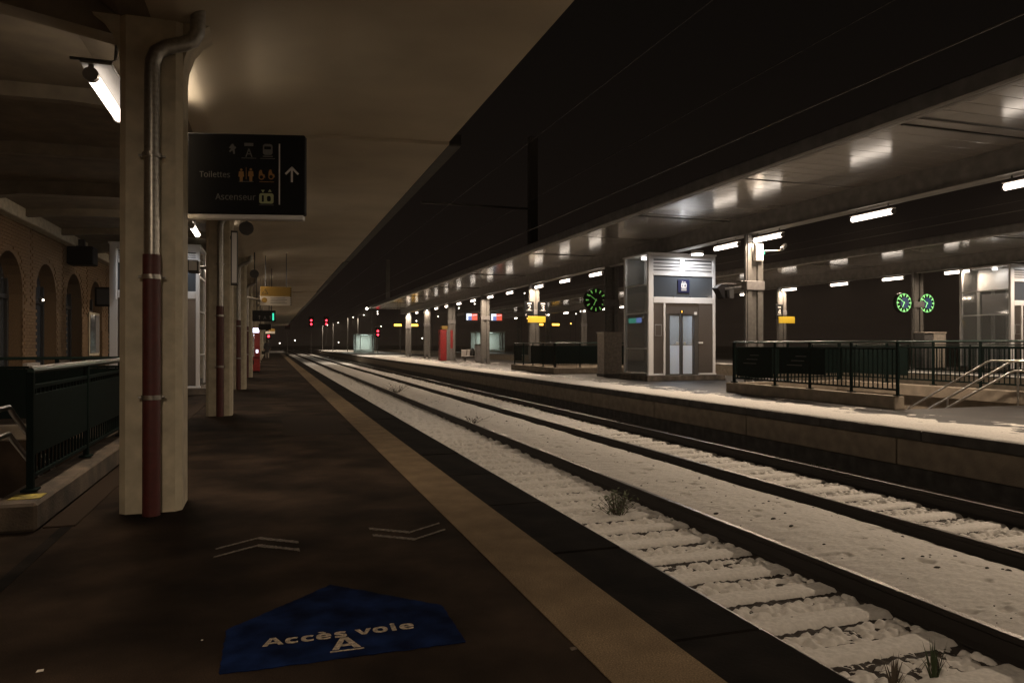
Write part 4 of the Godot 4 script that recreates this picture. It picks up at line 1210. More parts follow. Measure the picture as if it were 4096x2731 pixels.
func direction_sign() -> void:
	var o := thing("direction_sign", "black hanging direction sign with pictograms and a white upward arrow", "sign", -0.21, 2.94, 7.13)
	o.rotation.y = -0.235
	put(o, "case", bevel_box(Vector3(1.05, 0.735, 0.10), 0.008), M.sign_black, Vector3(0, 0, -0.05))
	put(o, "lower_rail", bevel_box(Vector3(1.04, 0.045, 0.09), 0.006), M.white_metal, Vector3(-0.01, -0.392, -0.055))
	for y in [-0.25, 0.25]:
		put(o, "bracket", bevel_box(Vector3(0.16, 0.05, 0.05), 0.003), M.dark_grey, Vector3(-0.60, y, -0.05))
	var k := 0.000577
	var at := func(zx: float, zy: float, z := 0.003) -> Vector3: return Vector3((zx - 1010) * k, (809 + 0.059 * (zx - 1010) - zy) * k, z)
	put(o, "divider", bevel_box(Vector3(0.011, 0.56, 0.003), 0.0), M.print_white, at.call(1525, 838))
	# the big arrow
	put(o, "arrow_stem", bevel_box(Vector3(0.018, 0.128, 0.003), 0.0), M.print_white, at.call(1720, 860))
	for s in [-1, 1]:
		var a := put(o, "arrow_barb", bevel_box(Vector3(0.088, 0.018, 0.003), 0.0), M.print_white, at.call(1720, 790) + Vector3(s * 0.027, 0, 0.0005), Vector3(0, 0, -s * 0.80))
	# first row: walking figure, platform letter, train
	put(o, "walking_figure", plate_mesh(PackedVector2Array([Vector2(0.01, -0.045), Vector2(0.022, -0.04), Vector2(0.018, 0.0), Vector2(0.032, 0.012), Vector2(0.03, 0.022), Vector2(0.016, 0.03), Vector2(0.006, 0.05), Vector2(-0.008, 0.045), Vector2(-0.03, 0.012), Vector2(-0.012, 0.004), Vector2(-0.03, -0.02), Vector2(-0.022, -0.028), Vector2(0.0, -0.008)]), 0.003), M.print_grey, at.call(795, 410))
	put(o, "letter", words("A", 0.075, 0.003), M.print_grey, at.call(1050, 480))
	put(o, "letter_bar", bevel_box(Vector3(0.08, 0.028, 0.003), 0.0), M.print_grey, at.call(1048, 345))
	put(o, "train_front", plate_mesh(round_rect(0.086, 0.10, 0.022), 0.003), M.print_grey, at.call(1342, 435))
	put(o, "train_window", plate_mesh(round_rect(0.062, 0.026, 0.008), 0.003), M.sign_black, at.call(1342, 412, 0.0062))
	put(o, "train_track", bevel_box(Vector3(0.088, 0.008, 0.003), 0.0), M.print_grey, at.call(1342, 545))
	for q in [[1050, 562], [1342, 580], [1008, 932], [1325, 950], [1322, 1320]]:
		put(o, "underline", bevel_box(Vector3(0.132, 0.0045, 0.003), 0.0), M.print_orange if q[0] == 1325 else M.print_grey, at.call(q[0], q[1]))
	put(o, "lettering", words("Toilettes", 0.052, 0.003), M.print_grey, at.call(525, 800))
	put(o, "lettering", words("Ascenseur", 0.056, 0.003), M.print_grey, at.call(845, 1170))
	# toilets: two standing figures, two wheelchair figures
	for zx in [932, 1080]:
		put(o, "figure_head", plate_mesh(disc(0.011, 10), 0.003), M.print_orange, at.call(zx, 742))
		put(o, "figure_body", plate_mesh(PackedVector2Array([Vector2(-0.02, 0.035), Vector2(0.02, 0.035), Vector2(0.025, -0.01), Vector2(0.013, -0.015), Vector2(0.012, -0.06), Vector2(-0.012, -0.06), Vector2(-0.013, -0.015), Vector2(-0.025, -0.01)]), 0.003), M.print_orange, at.call(zx, 830))
	put(o, "figure_divider", bevel_box(Vector3(0.004, 0.11, 0.003), 0.0), M.print_orange, at.call(1008, 800))
	for zx in [1245, 1395]:
		put(o, "figure_head", plate_mesh(disc(0.011, 10), 0.003), M.print_orange, at.call(zx - 10, 775))
		put(o, "figure_body", plate_mesh(PackedVector2Array([Vector2(-0.02, 0.03), Vector2(0.002, 0.03), Vector2(0.012, 0.004), Vector2(0.028, -0.002), Vector2(0.034, -0.03), Vector2(-0.024, -0.012)]), 0.003), M.print_orange, at.call(zx, 830))
		put(o, "wheel", plate_mesh(disc(0.025, 14), 0.003), M.print_orange, at.call(zx, 872, 0.0025))
		put(o, "wheel_centre", plate_mesh(disc(0.016, 12), 0.003), M.sign_black, at.call(zx, 872, 0.0052))
	# lift
	put(o, "lift_field", plate_mesh(round_rect(0.128, 0.094, 0.018), 0.003), M.print_green, at.call(1322, 1215))
	put(o, "lift_figure", plate_mesh(round_rect(0.018, 0.06, 0.006), 0.003), M.sign_black, at.call(1268, 1215, 0.0062))
	put(o, "lift_figure", plate_mesh(round_rect(0.034, 0.05, 0.014), 0.003), M.sign_black, at.call(1362, 1222, 0.0062))
	for q in [[1268, -1], [1376, 1]]:
		put(o, "lift_arrow", plate_mesh(PackedVector2Array([Vector2(-0.016, -0.010 * q[1]), Vector2(0.016, -0.010 * q[1]), Vector2(0, 0.014 * q[1])]), 0.003), M.print_green, at.call(q[0], 1095))

func vending_machine() -> void:
	var o := thing("vending_machine", "red vending machine with a lit white header on the near platform", "vending machine", -0.79, 0.0, 37.7)
	slab(o, "cabinet", -1.10, -0.48, 0.06, 2.18, 37.72, 38.5, M.red_paint, 0.015)
	slab(o, "feet", -1.06, -0.52, 0.0, 0.059, 37.78, 38.44, M.black, 0.0)
	slab(o, "lit_header", -1.075, -0.52, 1.93, 2.15, 37.70, 37.719, M.cold_glow, 0.004)
	slab(o, "window_back", -1.06, -0.74, 0.78, 1.86, 37.705, 37.719, M.grey_box, 0.0)
	for k in 4:
		slab(o, "shelf", -1.06, -0.74, 0.80 + 0.27 * k, 0.815 + 0.27 * k, 37.64, 37.704, M.alu, 0.002)
		for i in 3:
			bar(o, "bottle", [W(-1.0 + 0.1 * i, 0.816 + 0.27 * k, 37.675), W(-1.0 + 0.1 * i, 0.98 + 0.27 * k, 37.675)], 0.028, [M.white_plate, M.shelter, M.red_paint][(i + k) % 3], 8)
	slab(o, "glass_front", -1.07, -0.73, 0.76, 1.88, 37.60, 37.606, M.clear_glass, 0.0)
	slab(o, "frame", -1.10, -1.07, 0.74, 1.90, 37.60, 37.72, M.dark_grey, 0.003)
	slab(o, "frame", -0.73, -0.48, 0.74, 1.90, 37.62, 37.72, M.red_paint, 0.006)
	slab(o, "coin_panel", -0.66, -0.56, 0.95, 1.10, 37.605, 37.619, M.cold_glow, 0.003)
	slab(o, "delivery_flap", -1.04, -0.75, 0.40, 0.60, 37.70, 37.719, M.black, 0.004)
	lamp_light(o, W(-0.8, 1.85, 37.66) - o.position, Vector2(0.5, 0.04), 0.35, Color(0.8, 0.85, 1.0))

# ---------------------------------------------------------------- things on the middle platform
func make_middle_objects() -> void:
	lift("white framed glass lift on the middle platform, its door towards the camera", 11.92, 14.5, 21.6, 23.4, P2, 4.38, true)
	lift_lamp("bright round lamp over the door of the middle platform lift", 13.4, 4.33, 21.0, 6.0)
	var c := thing("electrical_cabinet", "cream steel cabinet standing between the middle lift and a pillar", "cabinet", 12.3, P2, 25.0)
	slab(c, "body", 11.92, 12.66, P2 + 0.10, 1.78, 25.0, 25.6, M.cabinet, 0.01)
	slab(c, "plinth", 11.90, 12.68, P2, P2 + 0.099, 24.99, 25.6, M.grey_box, 0.004)
	slab(c, "cap", 11.89, 12.69, 1.781, 1.83, 24.97, 25.63, M.cabinet, 0.01)
	slab(c, "door", 12.02, 12.62, P2 + 0.16, 1.74, 24.985, 24.999, M.cabinet, 0.004)
	# near stairwell
	middle_well(0, "near stairwell of the middle platform, seen beyond the tracks")
	var r1 := railing("dark green railing with two notice panels along the nearer middle stairwell", 11.15, 15.78, 11.15, 10.72, 0.40, 1.42, [0.0, 0.308, 0.537, 0.773, 1.0], [[0.03, 0.29, 0.58, 1.27], [0.34, 0.63, 0.72, 1.27]])
	for q in [[0.03, 0.29], [0.34, 0.63]]:
		for k in 3:
			var d0 := lerpf(15.78, 10.72, lerpf(q[0], q[1], 0.2 + 0.1 * k))
			slab(r1, "notice_text", 11.112, 11.116, 0.90 + 0.1 * k, 0.915 + 0.1 * k, d0 - 0.5 + 0.08 * k, d0, M.dark_grey, 0.0)
	railing("dark green railing on the far side of the middle platform's near stairwell", 14.55, 15.9, 14.55, 8.0, 0.42, 1.44, [0.0, 0.2, 0.37, 0.52, 0.68, 0.84, 1.0], [[0.0, 0.28, 0.62, 1.28]])
	railing("dark green panelled railing across the end of the middle platform's near stairwell", 11.2, 15.88, 14.5, 15.88, 0.40, 1.42, [0.0, 0.5, 1.0], [[0.02, 0.98, 0.60, 1.28]])
	# second stairwell
	middle_well(1, "second stairwell of the middle platform, left of the lift")
	railing("dark green railing along the track side of the second middle stairwell", 11.15, 33.3, 11.15, 28.15, 0.40, 1.42, [0.0, 0.25, 0.5, 0.75, 1.0], [[0.0, 0.20, 0.6, 1.28], [0.45, 0.98, 0.55, 1.28]])
	railing("dark green panelled railing across the near end of the second middle stairwell", 11.2, 28.1, 14.5, 28.1, 0.40, 1.42, [0.0, 0.33, 0.66, 1.0], [[0.0, 1.0, 0.55, 1.28]])
	railing("dark green railing on the far side of the second middle stairwell", 14.55, 33.3, 14.55, 28.15, 0.40, 1.42, [0.0, 0.5, 1.0], [[0.3, 1.0, 0.55, 1.28]])
	clock("black round clock with green marks hanging left of the middle lift", 12.42, 3.14, 26.9, 0.45, M.clock_glow, M.black, 12.7)
	# hooded monitor and camera by the near pillar
	var h := thing("hooded_monitor", "dark hooded driver's monitor hanging between the lift and the near pillar", "monitor", 13.0, 3.0, 19.0)
	var hood := PackedVector2Array([Vector2(-0.26, 0.06), Vector2(-0.12, 0.17), Vector2(0.14, 0.18), Vector2(0.18, -0.24), Vector2(-0.05, -0.26), Vector2(-0.16, -0.06)])
	put(h, "hood", plate_mesh(hood, 0.30), M.black, Vector3(-0.02, 0, 0))
	slab(h, "screen", 13.17, 13.34, 2.76, 3.14, 18.9, 18.93, M.dark_grey, 0.004)
	slab(h, "visor", 12.98, 13.40, 3.185, 3.20, 18.84, 19.16, M.grey_box, 0.004)
	slab(h, "arm", 12.97, 13.03, 3.0, 3.06, 17.4, 18.84, M.dark_grey, 0.004)
	var cc := thing("camera_box", "white junction box with a surveillance camera on the near canopy pillar", "camera", 12.9, 3.7, 17.1)
	slab(cc, "junction_box", 12.72, 12.96, 3.68, 4.14, 17.0, 17.13, M.white_plate, 0.01)
	slab(cc, "status_light", 12.98, 13.01, 3.86, 3.98, 17.0, 17.06, M.green_glow, 0.002)
	bar(cc, "arm", [W(13.0, 3.95, 17.0), W(13.35, 3.95, 16.7)], 0.02, M.galvanised, 8)
	var cb := put(cc, "camera_body", bevel_box(Vector3(0.10, 0.10, 0.42), 0.015), M.alu, W(13.42, 4.05, 16.75) - cc.position, Vector3(0.35, -0.9, 0))
	put(cb, "lens", bevel_box(Vector3(0.08, 0.08, 0.02), 0.01), M.black, Vector3(0, 0, 0.215))
	# number plates, yellow board and screens on the pillars
	for q in [["2", 12.43, -1], ["3", 13.17, 1]]:
		var n := thing("number_plate", "black plate with the white number %s" % ("2, left of the middle platform pillar" if q[0] == "2" else "3, right of the middle platform pillar"), "sign", q[1], 3.15, 34.95, "platform number plates")
		slab(n, "plate", q[1] - 0.26, q[1] + 0.26, 2.78, 3.52, 34.80, 34.86, M.sign_black, 0.006)
		put(n, "number", words(q[0], 0.25, 0.006, true), M.print_white, W(q[1], 3.20, 34.79) - n.position)
		put(n, "number_bar", plate_mesh(round_rect(0.23, 0.075, 0.03), 0.006), M.print_white, W(q[1], 3.42, 34.79) - n.position)
		slab(n, "rule", q[1] - 0.17, q[1] + 0.17, 3.065, 3.08, 34.785, 34.795, M.print_white, 0.0)
		var ar := put(n, "arrow", plate_mesh(PackedVector2Array([Vector2(-0.05, -0.05), Vector2(0.03, -0.05), Vector2(0.0, -0.02), Vector2(0.05, 0.03), Vector2(0.03, 0.05), Vector2(-0.02, 0.0), Vector2(-0.05, 0.03)]), 0.006), M.print_white, W(q[1] + q[2] * 0.17, 2.86, 34.79) - n.position, Vector3(0, 0, 0.0 if q[2] < 0 else PI / 2))
	var yb := thing("yellow_board", "bright yellow board below the number plates on the middle platform", "sign", 12.8, 2.6, 34.7)
	slab(yb, "board", 12.33, 13.28, 2.46, 2.78, 34.70, 34.76, M.sign_yellow, 0.006)
	slab(yb, "bracket", 12.7, 12.9, 2.55, 2.70, 34.765, 34.85, M.dark_grey, 0.003)
	for q in [[12.0, "left of the pillar"], [13.62, "right of the pillar"]]:
		var tv := thing("picture_screen", "lit screen with a blue and red picture, " + q[1], "screen", q[0], 3.08, 44.3, "picture screens of the middle platform")
		slab(tv, "case", q[0] - 0.44, q[0] + 0.42, 2.80, 3.38, 44.3, 44.42, M.black, 0.01)
		slab(tv, "picture_screen", q[0] - 0.35, q[0] - 0.01, 2.87, 3.28, 44.288, 44.298, M.screen_white, 0.0)
		slab(tv, "picture_screen", q[0] - 0.23, q[0] - 0.01, 2.87, 3.12, 44.278, 44.287, M.screen_blue, 0.0)
		slab(tv, "picture_screen", q[0] - 0.008, q[0] + 0.36, 2.87, 3.28, 44.288, 44.298, M.screen_red, 0.0)
		var line := slab(tv, "picture_line", q[0] + 0.03, q[0] + 0.33, 3.17, 3.20, 44.278, 44.287, M.screen_white, 0.0)
		line.rotation.z = 0.12
		bar(tv, "arm", [W(q[0], 3.0, 44.44), W(12.8, 3.0, 44.3)], 0.03, M.dark_grey, 8)
	# red machine, bench, bag, bin
	var v := thing("ticket_machine", "tall red and grey machine on the middle platform", "machine", 12.45, P2, 53.0)
	slab(v, "body", 11.95, 12.42, P2, 2.42, 53.0, 53.7, M.red_paint, 0.015)
	slab(v, "grey_panel", 12.425, 12.70, P2, 2.46, 52.98, 53.7, M.grey_box, 0.01)
	slab(v, "red_panel", 12.705, 13.0, 1.05, 2.40, 53.0, 53.7, M.red_paint, 0.01)
	slab(v, "lower_panel", 12.705, 13.0, P2, 1.045, 53.02, 53.7, M.grey_box, 0.008)
	slab(v, "header", 12.1, 12.95, 2.465, 2.72, 53.1, 53.6, M.sign_ochre, 0.01)
	var b := thing("bench", "row of pale shell seats on the middle platform", "bench", 13.6, P2, 50.5)
	slab(b, "beam", 12.95, 14.6, 0.42, 0.48, 50.5, 50.58, M.dark_grey, 0.005)
	for x in [13.2, 14.35]:
		slab(b, "leg", x - 0.03, x + 0.03, P2, 0.419, 50.42, 50.66, M.dark_grey, 0.005)
	for k in 4:
		var x := 13.15 + 0.42 * k
		slab(b, "seat", x - 0.19, x + 0.19, 0.481, 0.53, 50.3, 50.72, M.seat, 0.02)
		var back := slab(b, "backrest", x - 0.19, x + 0.19, 0.53, 0.98, 50.70, 50.74, M.seat, 0.018)
		back.rotation.x = 0.15
	var bag := thing("backpack", "dark backpack sitting on the pale seats of the bench", "backpack", 13.72, 0.53, 50.45)
	var st := SurfaceTool.new()
	st.begin(Mesh.PRIMITIVE_TRIANGLES)
	add_tube(st, [Vector3(0, 0, 0), Vector3(0, 0.05, 0), Vector3(0, 0.25, 0), Vector3(0, 0.42, -0.02), Vector3(0, 0.52, -0.03), Vector3(0, 0.56, -0.03)], [0.14, 0.20, 0.19, 0.15, 0.08, 0.02], 14)
	st.generate_normals()
	put(bag, "body", st.commit(), M.black)
	bar(bag, "strap", [W(13.66, 1.02, 50.4), W(13.64, 0.85, 50.25), W(13.66, 0.6, 50.27)], 0.018, M.rubber, 6)
	var gb := thing("grey_bin", "grey upright box beside the pillar with the two screens", "bin", 13.45, P2, 47.8)
	slab(gb, "body", 13.2, 13.68, P2, 1.30, 47.6, 48.0, M.grey_box, 0.03)
	slab(gb, "lid", 13.18, 13.70, 1.302, 1.38, 47.58, 48.02, M.dark_grey, 0.02)
	# far end
	for q in [[11.95, "left"], [13.6, "right"]]:
		var ds := thing("departure_display", "amber departure display at the far end of the middle canopy, %s one" % q[1], "display", q[0], 3.25, 72.0, "amber departure displays")
		slab(ds, "case", q[0] - 0.45, q[0] + 0.45, 3.05, 3.45, 72.0, 72.12, M.black, 0.01)
		slab(ds, "amber_display", q[0] - 0.36, q[0] + 0.36, 3.14, 3.34, 71.985, 71.998, M.amber_glow, 0.0)
		bar(ds, "hanger", [W(q[0], 3.45, 72.06), W(q[0], 4.93, 72.06)], 0.02, M.dark_grey, 6)
	var fl := thing("floodlight", "bright white floodlight at the far tip of the middle canopy", "lamp", 9.35, 4.95, 75.5)
	slab(fl, "housing", 9.2, 9.5, 4.92, 5.10, 75.5, 75.7, M.dark_grey, 0.02)
	put(fl, "bulb", sphere(0.13), M.white_bulb, W(9.35, 4.98, 75.42) - fl.position)
	lamp_light(fl, W(9.3, 4.85, 75.35) - fl.position, Vector2(0.3, 0.2), 60.0, Color(1.0, 0.86, 0.68), Vector3(-1.25, 0.25, 0))
	bar(fl, "arm", [W(9.45, 5.0, 75.6), W(9.6, 5.05, 74.6)], 0.03, M.dark_grey, 6)
	shelter("pale glass shelter lit inside at the far end of the middle platform", 10.9, 13.4, 100.0, 102.5, P2, 2.75)

func middle_well(k: int, label: String) -> void:
	var q: Array = WELLS[k]
	var w := thing("stair_well", label, "stairs", q[0], P2, q[2], "stairwells of the middle platform")
	slab(w, "kerb", q[0] - 0.02, q[0] + 0.22, P2 + 0.001, 0.40, q[2], q[3] + 0.05, M.concrete, 0.015)
	slab(w, "kerb", q[1] - 0.20, q[1] + 0.04, P2 + 0.001, 0.42, q[2] - 3.0 if k == 0 else q[2], q[3] + 0.05, M.concrete, 0.015)
	slab(w, "kerb", q[0] + 0.221, q[1] - 0.201, P2 + 0.001, 0.40, q[3] - 0.18, q[3] + 0.05, M.concrete, 0.015)
	if k == 1:
		slab(w, "kerb", q[0] + 0.221, q[1] - 0.201, P2 + 0.001, 0.40, q[2], q[2] + 0.2, M.concrete, 0.015)
	slab(w, "side_wall", q[1] - 0.1, q[1] - 0.001, -3.6, P2, q[2], q[3], M.concrete, 0.0)
	slab(w, "side_wall", q[0] + 0.001, q[0] + 0.1, -3.6, P2, q[2], q[3], M.concrete, 0.0)
	slab(w, "end_wall", q[0] + 0.101, q[1] - 0.101, -3.6, P2, q[3] - 0.1, q[3] - 0.001, M.concrete, 0.0)
	stair_flight(w, q[0] + 0.102, q[1] - 0.102, P2, q[2], 17)
	if k == 0:
		for y in [1.05, 0.84]:
			bar(w, "handrail", [W(14.2, y, 9.6), W(14.2, y, 10.76), W(14.2, y - 0.04, 10.86), W(14.2, y - 2.3, 14.8)], 0.024, M.steel, 10)
			bar(w, "handrail", [W(13.55, y, 9.9), W(13.55, y, 10.76), W(13.55, y - 0.04, 10.86), W(13.55, y - 2.3, 14.8)], 0.020, M.steel, 10) if y > 1.0 else null
		for q2 in [[9.8, 0.0], [10.7, 0.0], [12.3, -0.85], [14.0, -1.85]]:
			bar(w, "handrail_post", [W(14.2, P2 + q2[1] - 0.05, q2[0]), W(14.2, 1.04 + q2[1], q2[0])], 0.018, M.steel, 8)

func shelter(label: String, x0: float, x1: float, d0: float, d1: float, y: float, top: float) -> void:
	var o := thing("platform_shelter", label, "shelter", x0, y, d0, "lit shelters")
	slab(o, "base", x0, x1, y, y + 0.28, d0, d1, M.shelter, 0.02)
	slab(o, "roof", x0 - 0.1, x1 + 0.1, top - 0.12, top, d0 - 0.1, d1 + 0.1, M.shelter, 0.02)
	slab(o, "roof_snow", x0 - 0.08, x1 + 0.08, top, top + 0.05, d0 - 0.08, d1 + 0.08, M.snow, 0.02)
	for x in [x0, x0 + 0.6, x1 - 0.5, x1 - 0.1]:
		slab(o, "post", x, x + 0.09, y + 0.28, top - 0.12, d0, d0 + 0.09, M.shelter, 0.006)
	for x in [x0, x1 - 0.09]:
		slab(o, "post", x, x + 0.09, y + 0.28, top - 0.12, d1 - 0.09, d1, M.shelter, 0.006)
	slab(o, "back_wall", x0 + 0.1, x1 - 0.1, y + 0.28, top - 0.12, d1 - 0.06, d1 - 0.02, M.shelter, 0.0)
	for q in [[x0 + 0.095, x0 + 0.595], [x0 + 0.695, x1 - 0.505], [x1 - 0.405, x1 - 0.105]]:
		slab(o, "front_glass", q[0], q[1], y + 0.285, top - 0.125, d0 + 0.03, d0 + 0.04, M.clear_glass, 0.0)
	slab(o, "side_glass", x0 + 0.03, x0 + 0.04, y + 0.285, top - 0.125, d0 + 0.1, d1 - 0.1, M.clear_glass, 0.0)
	slab(o, "bench_seat", x0 + 0.3, x1 - 0.3, y + 0.42, y + 0.48, d1 - 0.6, d1 - 0.1, M.seat, 0.01)
	slab(o, "ceiling_lamp", (x0 + x1) / 2 - 0.5, (x0 + x1) / 2 + 0.5, top - 0.16, top - 0.121, d0 + 0.7, d0 + 0.85, M.shelter_glow, 0.004)
	lamp_light(o, W((x0 + x1) / 2, top - 0.17, d0 + 0.78) - o.position, Vector2(0.9, 0.12), 11.0, Color(0.88, 1.0, 0.90))

# ---------------------------------------------------------------- things on the far platform
func make_far_objects() -> void:
	lift("white framed glass lift on the far platform at the edge of the picture", 26.85, 29.45, 20.5, 22.7, P3, 4.40, false)
	lift_lamp("bright round lamp over the door of the far platform lift", 28.3, 4.36, 19.95, 3.5)
	clock("bright green clock with a blue face on the far platform, nearer the middle lift", 26.17, 3.17, 24.9, 0.41, M.clock_glow_bright, M.blue_glow, 26.9)
	clock("bright green clock with a blue face on the far platform, nearer the far lift", 27.47, 3.17, 24.9, 0.41, M.clock_glow_bright, M.blue_glow, 27.1)
	var c := thing("electrical_cabinet", "cream steel cabinet with a pale top behind the far railing", "cabinet", 27.3, P3, 24.3)
	slab(c, "body", 26.75, 27.25, P3 + 0.1, 1.84, 24.3, 24.8, M.grey_box, 0.01)
	slab(c, "door", 27.26, 27.95, P3 + 0.1, 1.84, 24.28, 24.8, M.cabinet, 0.01)
	slab(c, "plinth", 26.75, 27.95, P3, P3 + 0.099, 24.29, 24.8, M.dark_grey, 0.0)
	slab(c, "cap", 26.72, 27.98, 1.842, 1.90, 24.26, 24.83, M.cabinet, 0.01)
	var n := thing("number_plate", "black plate with the white number 4 on the far platform", "sign", 26.65, 3.3, 33.8, "platform number plates")
	slab(n, "plate", 26.35, 26.85, 2.75, 3.55, 33.55, 33.62, M.sign_black, 0.006)
	put(n, "number", words("4", 0.25, 0.006, true), M.print_white, W(26.6, 3.15, 33.54) - n.position)
	put(n, "number_bar", plate_mesh(round_rect(0.2, 0.06, 0.02), 0.006), M.print_white, W(26.6, 3.40, 33.54) - n.position)
	slab(n, "rule", 26.46, 26.74, 2.99, 3.01, 33.535, 33.545, M.print_white, 0.0)
	var yb := thing("yellow_board", "bright yellow board below the number four plate on the far platform", "sign", 27.0, 2.7, 33.5)
	slab(yb, "board", 26.5, 27.55, 2.52, 2.88, 33.45, 33.52, M.sign_yellow, 0.006)
	for q in [[26.5, "left"], [28.3, "right"]]:
		var ds := thing("departure_display", "amber departure display under the far canopy, the %s one of the pair" % q[1], "display", q[0], 3.4, 71.0, "amber departure displays")
		slab(ds, "case", q[0] - 0.5, q[0] + 0.5, 3.2, 3.62, 71.0, 71.12, M.black, 0.01)
		slab(ds, "amber_display", q[0] - 0.40, q[0] + 0.40, 3.30, 3.50, 70.985, 70.998, M.amber_glow, 0.0)
		bar(ds, "hanger", [W(q[0], 3.62, 71.06), W(q[0], 4.95, 71.06)], 0.02, M.dark_grey, 6)
	railing("dark railing along the far platform below the two green clocks", 24.9, 29.0, 24.9, 15.0, P3, 1.35, [0.0, 0.2, 0.4, 0.6, 0.8, 1.0], [[0.0, 0.3, 0.5, 1.2]], 0.14)
	shelter("pale lit shelter with a gridded window on the far platform, left of the screens", 25.6, 29.6, 92.5, 95.0, P3, 3.0)

# ---------------------------------------------------------------- overhead line
func make_overhead_lines() -> void:
	for q in [[35.3, "nearer", 12.0], [84.0, "farther"  , 11.0]]:
		var d: float = q[0]
		var o := thing("catenary_mast", "dark overhead line mast rising above the middle canopy, the %s one" % q[1], "mast", 12.8, P2, d, "overhead line masts")
		slab(o, "mast", 12.58, 13.02, 5.3, q[2], d - 0.2, d + 0.2, M.mast, 0.02)
		if d < 50.0:
			slab(o, "cross_beam", 7.0, 12.57, 8.25, 8.35, d - 0.06, d + 0.06, M.mast, 0.01)
	for q in [["contact_wire", 7.19, 4.70, 0.013, "bright contact wire over the track beside the middle platform"], ["contact_wire", 3.81, 4.50, 0.004, "faint contact wire over the track beside the near platform"], ["carrier_wire", 7.19, 5.55, 0.004, "faint carrier wire above the track beside the middle platform"], ["contact_wire", 18.5, 4.85, 0.012, "contact wire between the middle and the far canopy"], ["carrier_wire", 18.5, 5.1, 0.004, "thin carrier wire between the middle and the far canopy"]]:
		var o := thing(q[0], q[4], "wire", q[1], q[2], 40.0, "overhead wires")
		bar(o, "wire", [W(q[1], q[2], -10), W(q[1], q[2], 35), W(q[1], q[2], 84), W(q[1], q[2], 200)], q[3], M.wire, 6)

func make_horizon_lights() -> void:
	# railway signals showing red
	for q in [[3.2, 5.2, 150.0, 1, "single red signal lamp low over the far tracks, leftmost of the high ones"], [7.7, 5.66, 150.0, 2, "double red signal over the far tracks, the left of two alike"], [10.6, 5.69, 150.0, 2, "double red signal over the far tracks, the right of two alike"], [13.6, 2.85, 98.0, 2, "double red signal beside the lit shelter on the middle platform"], [-0.16, 2.35, 78.0, 2, "double red signal just above the walking person"]]:
		var o := thing("railway_signal", q[4], "signal", q[0], 0.0, q[2], "red railway signals")
		var k: float = q[2] / 150.0
		var y0: float = -0.8 if q[1] > 3.0 else 0.0
		bar(o, "post", [W(q[0], y0, q[2] + 0.25), W(q[0], q[1] + 1.0 * k, q[2] + 0.25)], 0.05, M.mast, 8)
		slab(o, "backboard", q[0] - 0.5 * k, q[0] + 0.5 * k, q[1] - 0.9 * k, q[1] + 1.1 * k, q[2], q[2] + 0.2, M.black, 0.02)
		for i in q[3]:
			put(o, "signal_lamp", sphere(0.15 * k + 0.03), M.red_signal, W(q[0], q[1] + (i - 0.5 * (q[3] - 1)) * 0.75 * k, q[2] - 0.1) - o.position)
	# lamp posts towards the horizon
	var spots := [[11.8, 5.6, 120.0, 0], [13.5, 6.0, 120.0, 0], [15.7, 6.6, 120.0, 0], [10.3, 5.0, 130.0, 0], [9.2, 4.8, 140.0, 0], [17.0, 4.3, 125.0, 0], [20.0, 5.5, 118.0, 0], [24.0, 5.6, 112.0, 0]]
	for k in spots.size():
		var q: Array = spots[k]
		var o := thing("lamp_post", "slender pale lamp post beyond the lit shelter, %s in a loose row" % ORDINAL[k], "lamp post", q[0], -0.8, q[2], "far lamp posts")
		bar(o, "pole", [W(q[0], -0.8, q[2]), W(q[0], q[1], q[2])], 0.07, M.pillar_grey, 8)
		bar(o, "arm", [W(q[0], q[1], q[2]), W(q[0] + 0.9, q[1] + 0.15, q[2])], 0.04, M.pillar_grey, 6)
		slab(o, "head", q[0] + 0.6, q[0] + 1.1, q[1] + 0.12, q[1] + 0.22, q[2] - 0.12, q[2] + 0.12, M.grey_box, 0.01)
		put(o, "bulb", sphere(0.09), M.white_bulb, W(q[0] + 0.9, q[1] + 0.10, q[2]) - o.position)
		if k in [0, 3, 4]:
			lamp_light(o, W(q[0] + 0.9, q[1] - 0.02, q[2]) - o.position, Vector2(0.3, 0.2), 45.0, Color(1.0, 0.84, 0.64))
	# small distant lights: white and amber, on posts
	var far := [[-2.0, 1.7, 300.0, 0], [3.5, 1.7, 300.0, 0], [8.0, 2.6, 260.0, 0], [26.0, 2.0, 300.0, 0], [52.0, 3.4, 260.0, 0], [60.0, 5.0, 260.0, 0], [46.0, 9.0, 240.0, 0], [36.0, 12.0, 260.0, 0], [78.0, 9.5, 220.0, 1], [93.0, 8.0, 220.0, 1], [104.0, 7.5, 210.0, 1], [70.0, 4.0, 230.0, 1], [118.0, 10.0, 220.0, 1], [112.0, 13.0, 260.0, 0], [66.0, 15.0, 240.0, 0], [84.0, 19.0, 240.0, 0], [58.0, 13.0, 230.0, 0], [130.0, 9.0, 230.0, 1]]
	for k in far.size():
		var q: Array = far[k]
		var o := thing("distant_lamp", "tiny distant %s light on the dark horizon, %s counted from the left" % ["white" if q[3] == 0 else "amber", ORDINAL[k]], "lamp post", q[0], -0.8, q[2], "distant lights")
		bar(o, "pole", [W(q[0], -0.8, q[2] + 0.3), W(q[0], q[1], q[2] + 0.3)], 0.06, M.mast, 6)
		put(o, "bulb", sphere(0.20), M.white_bulb if q[3] == 0 else M.amber_bulb, W(q[0], q[1], q[2]) - o.position)

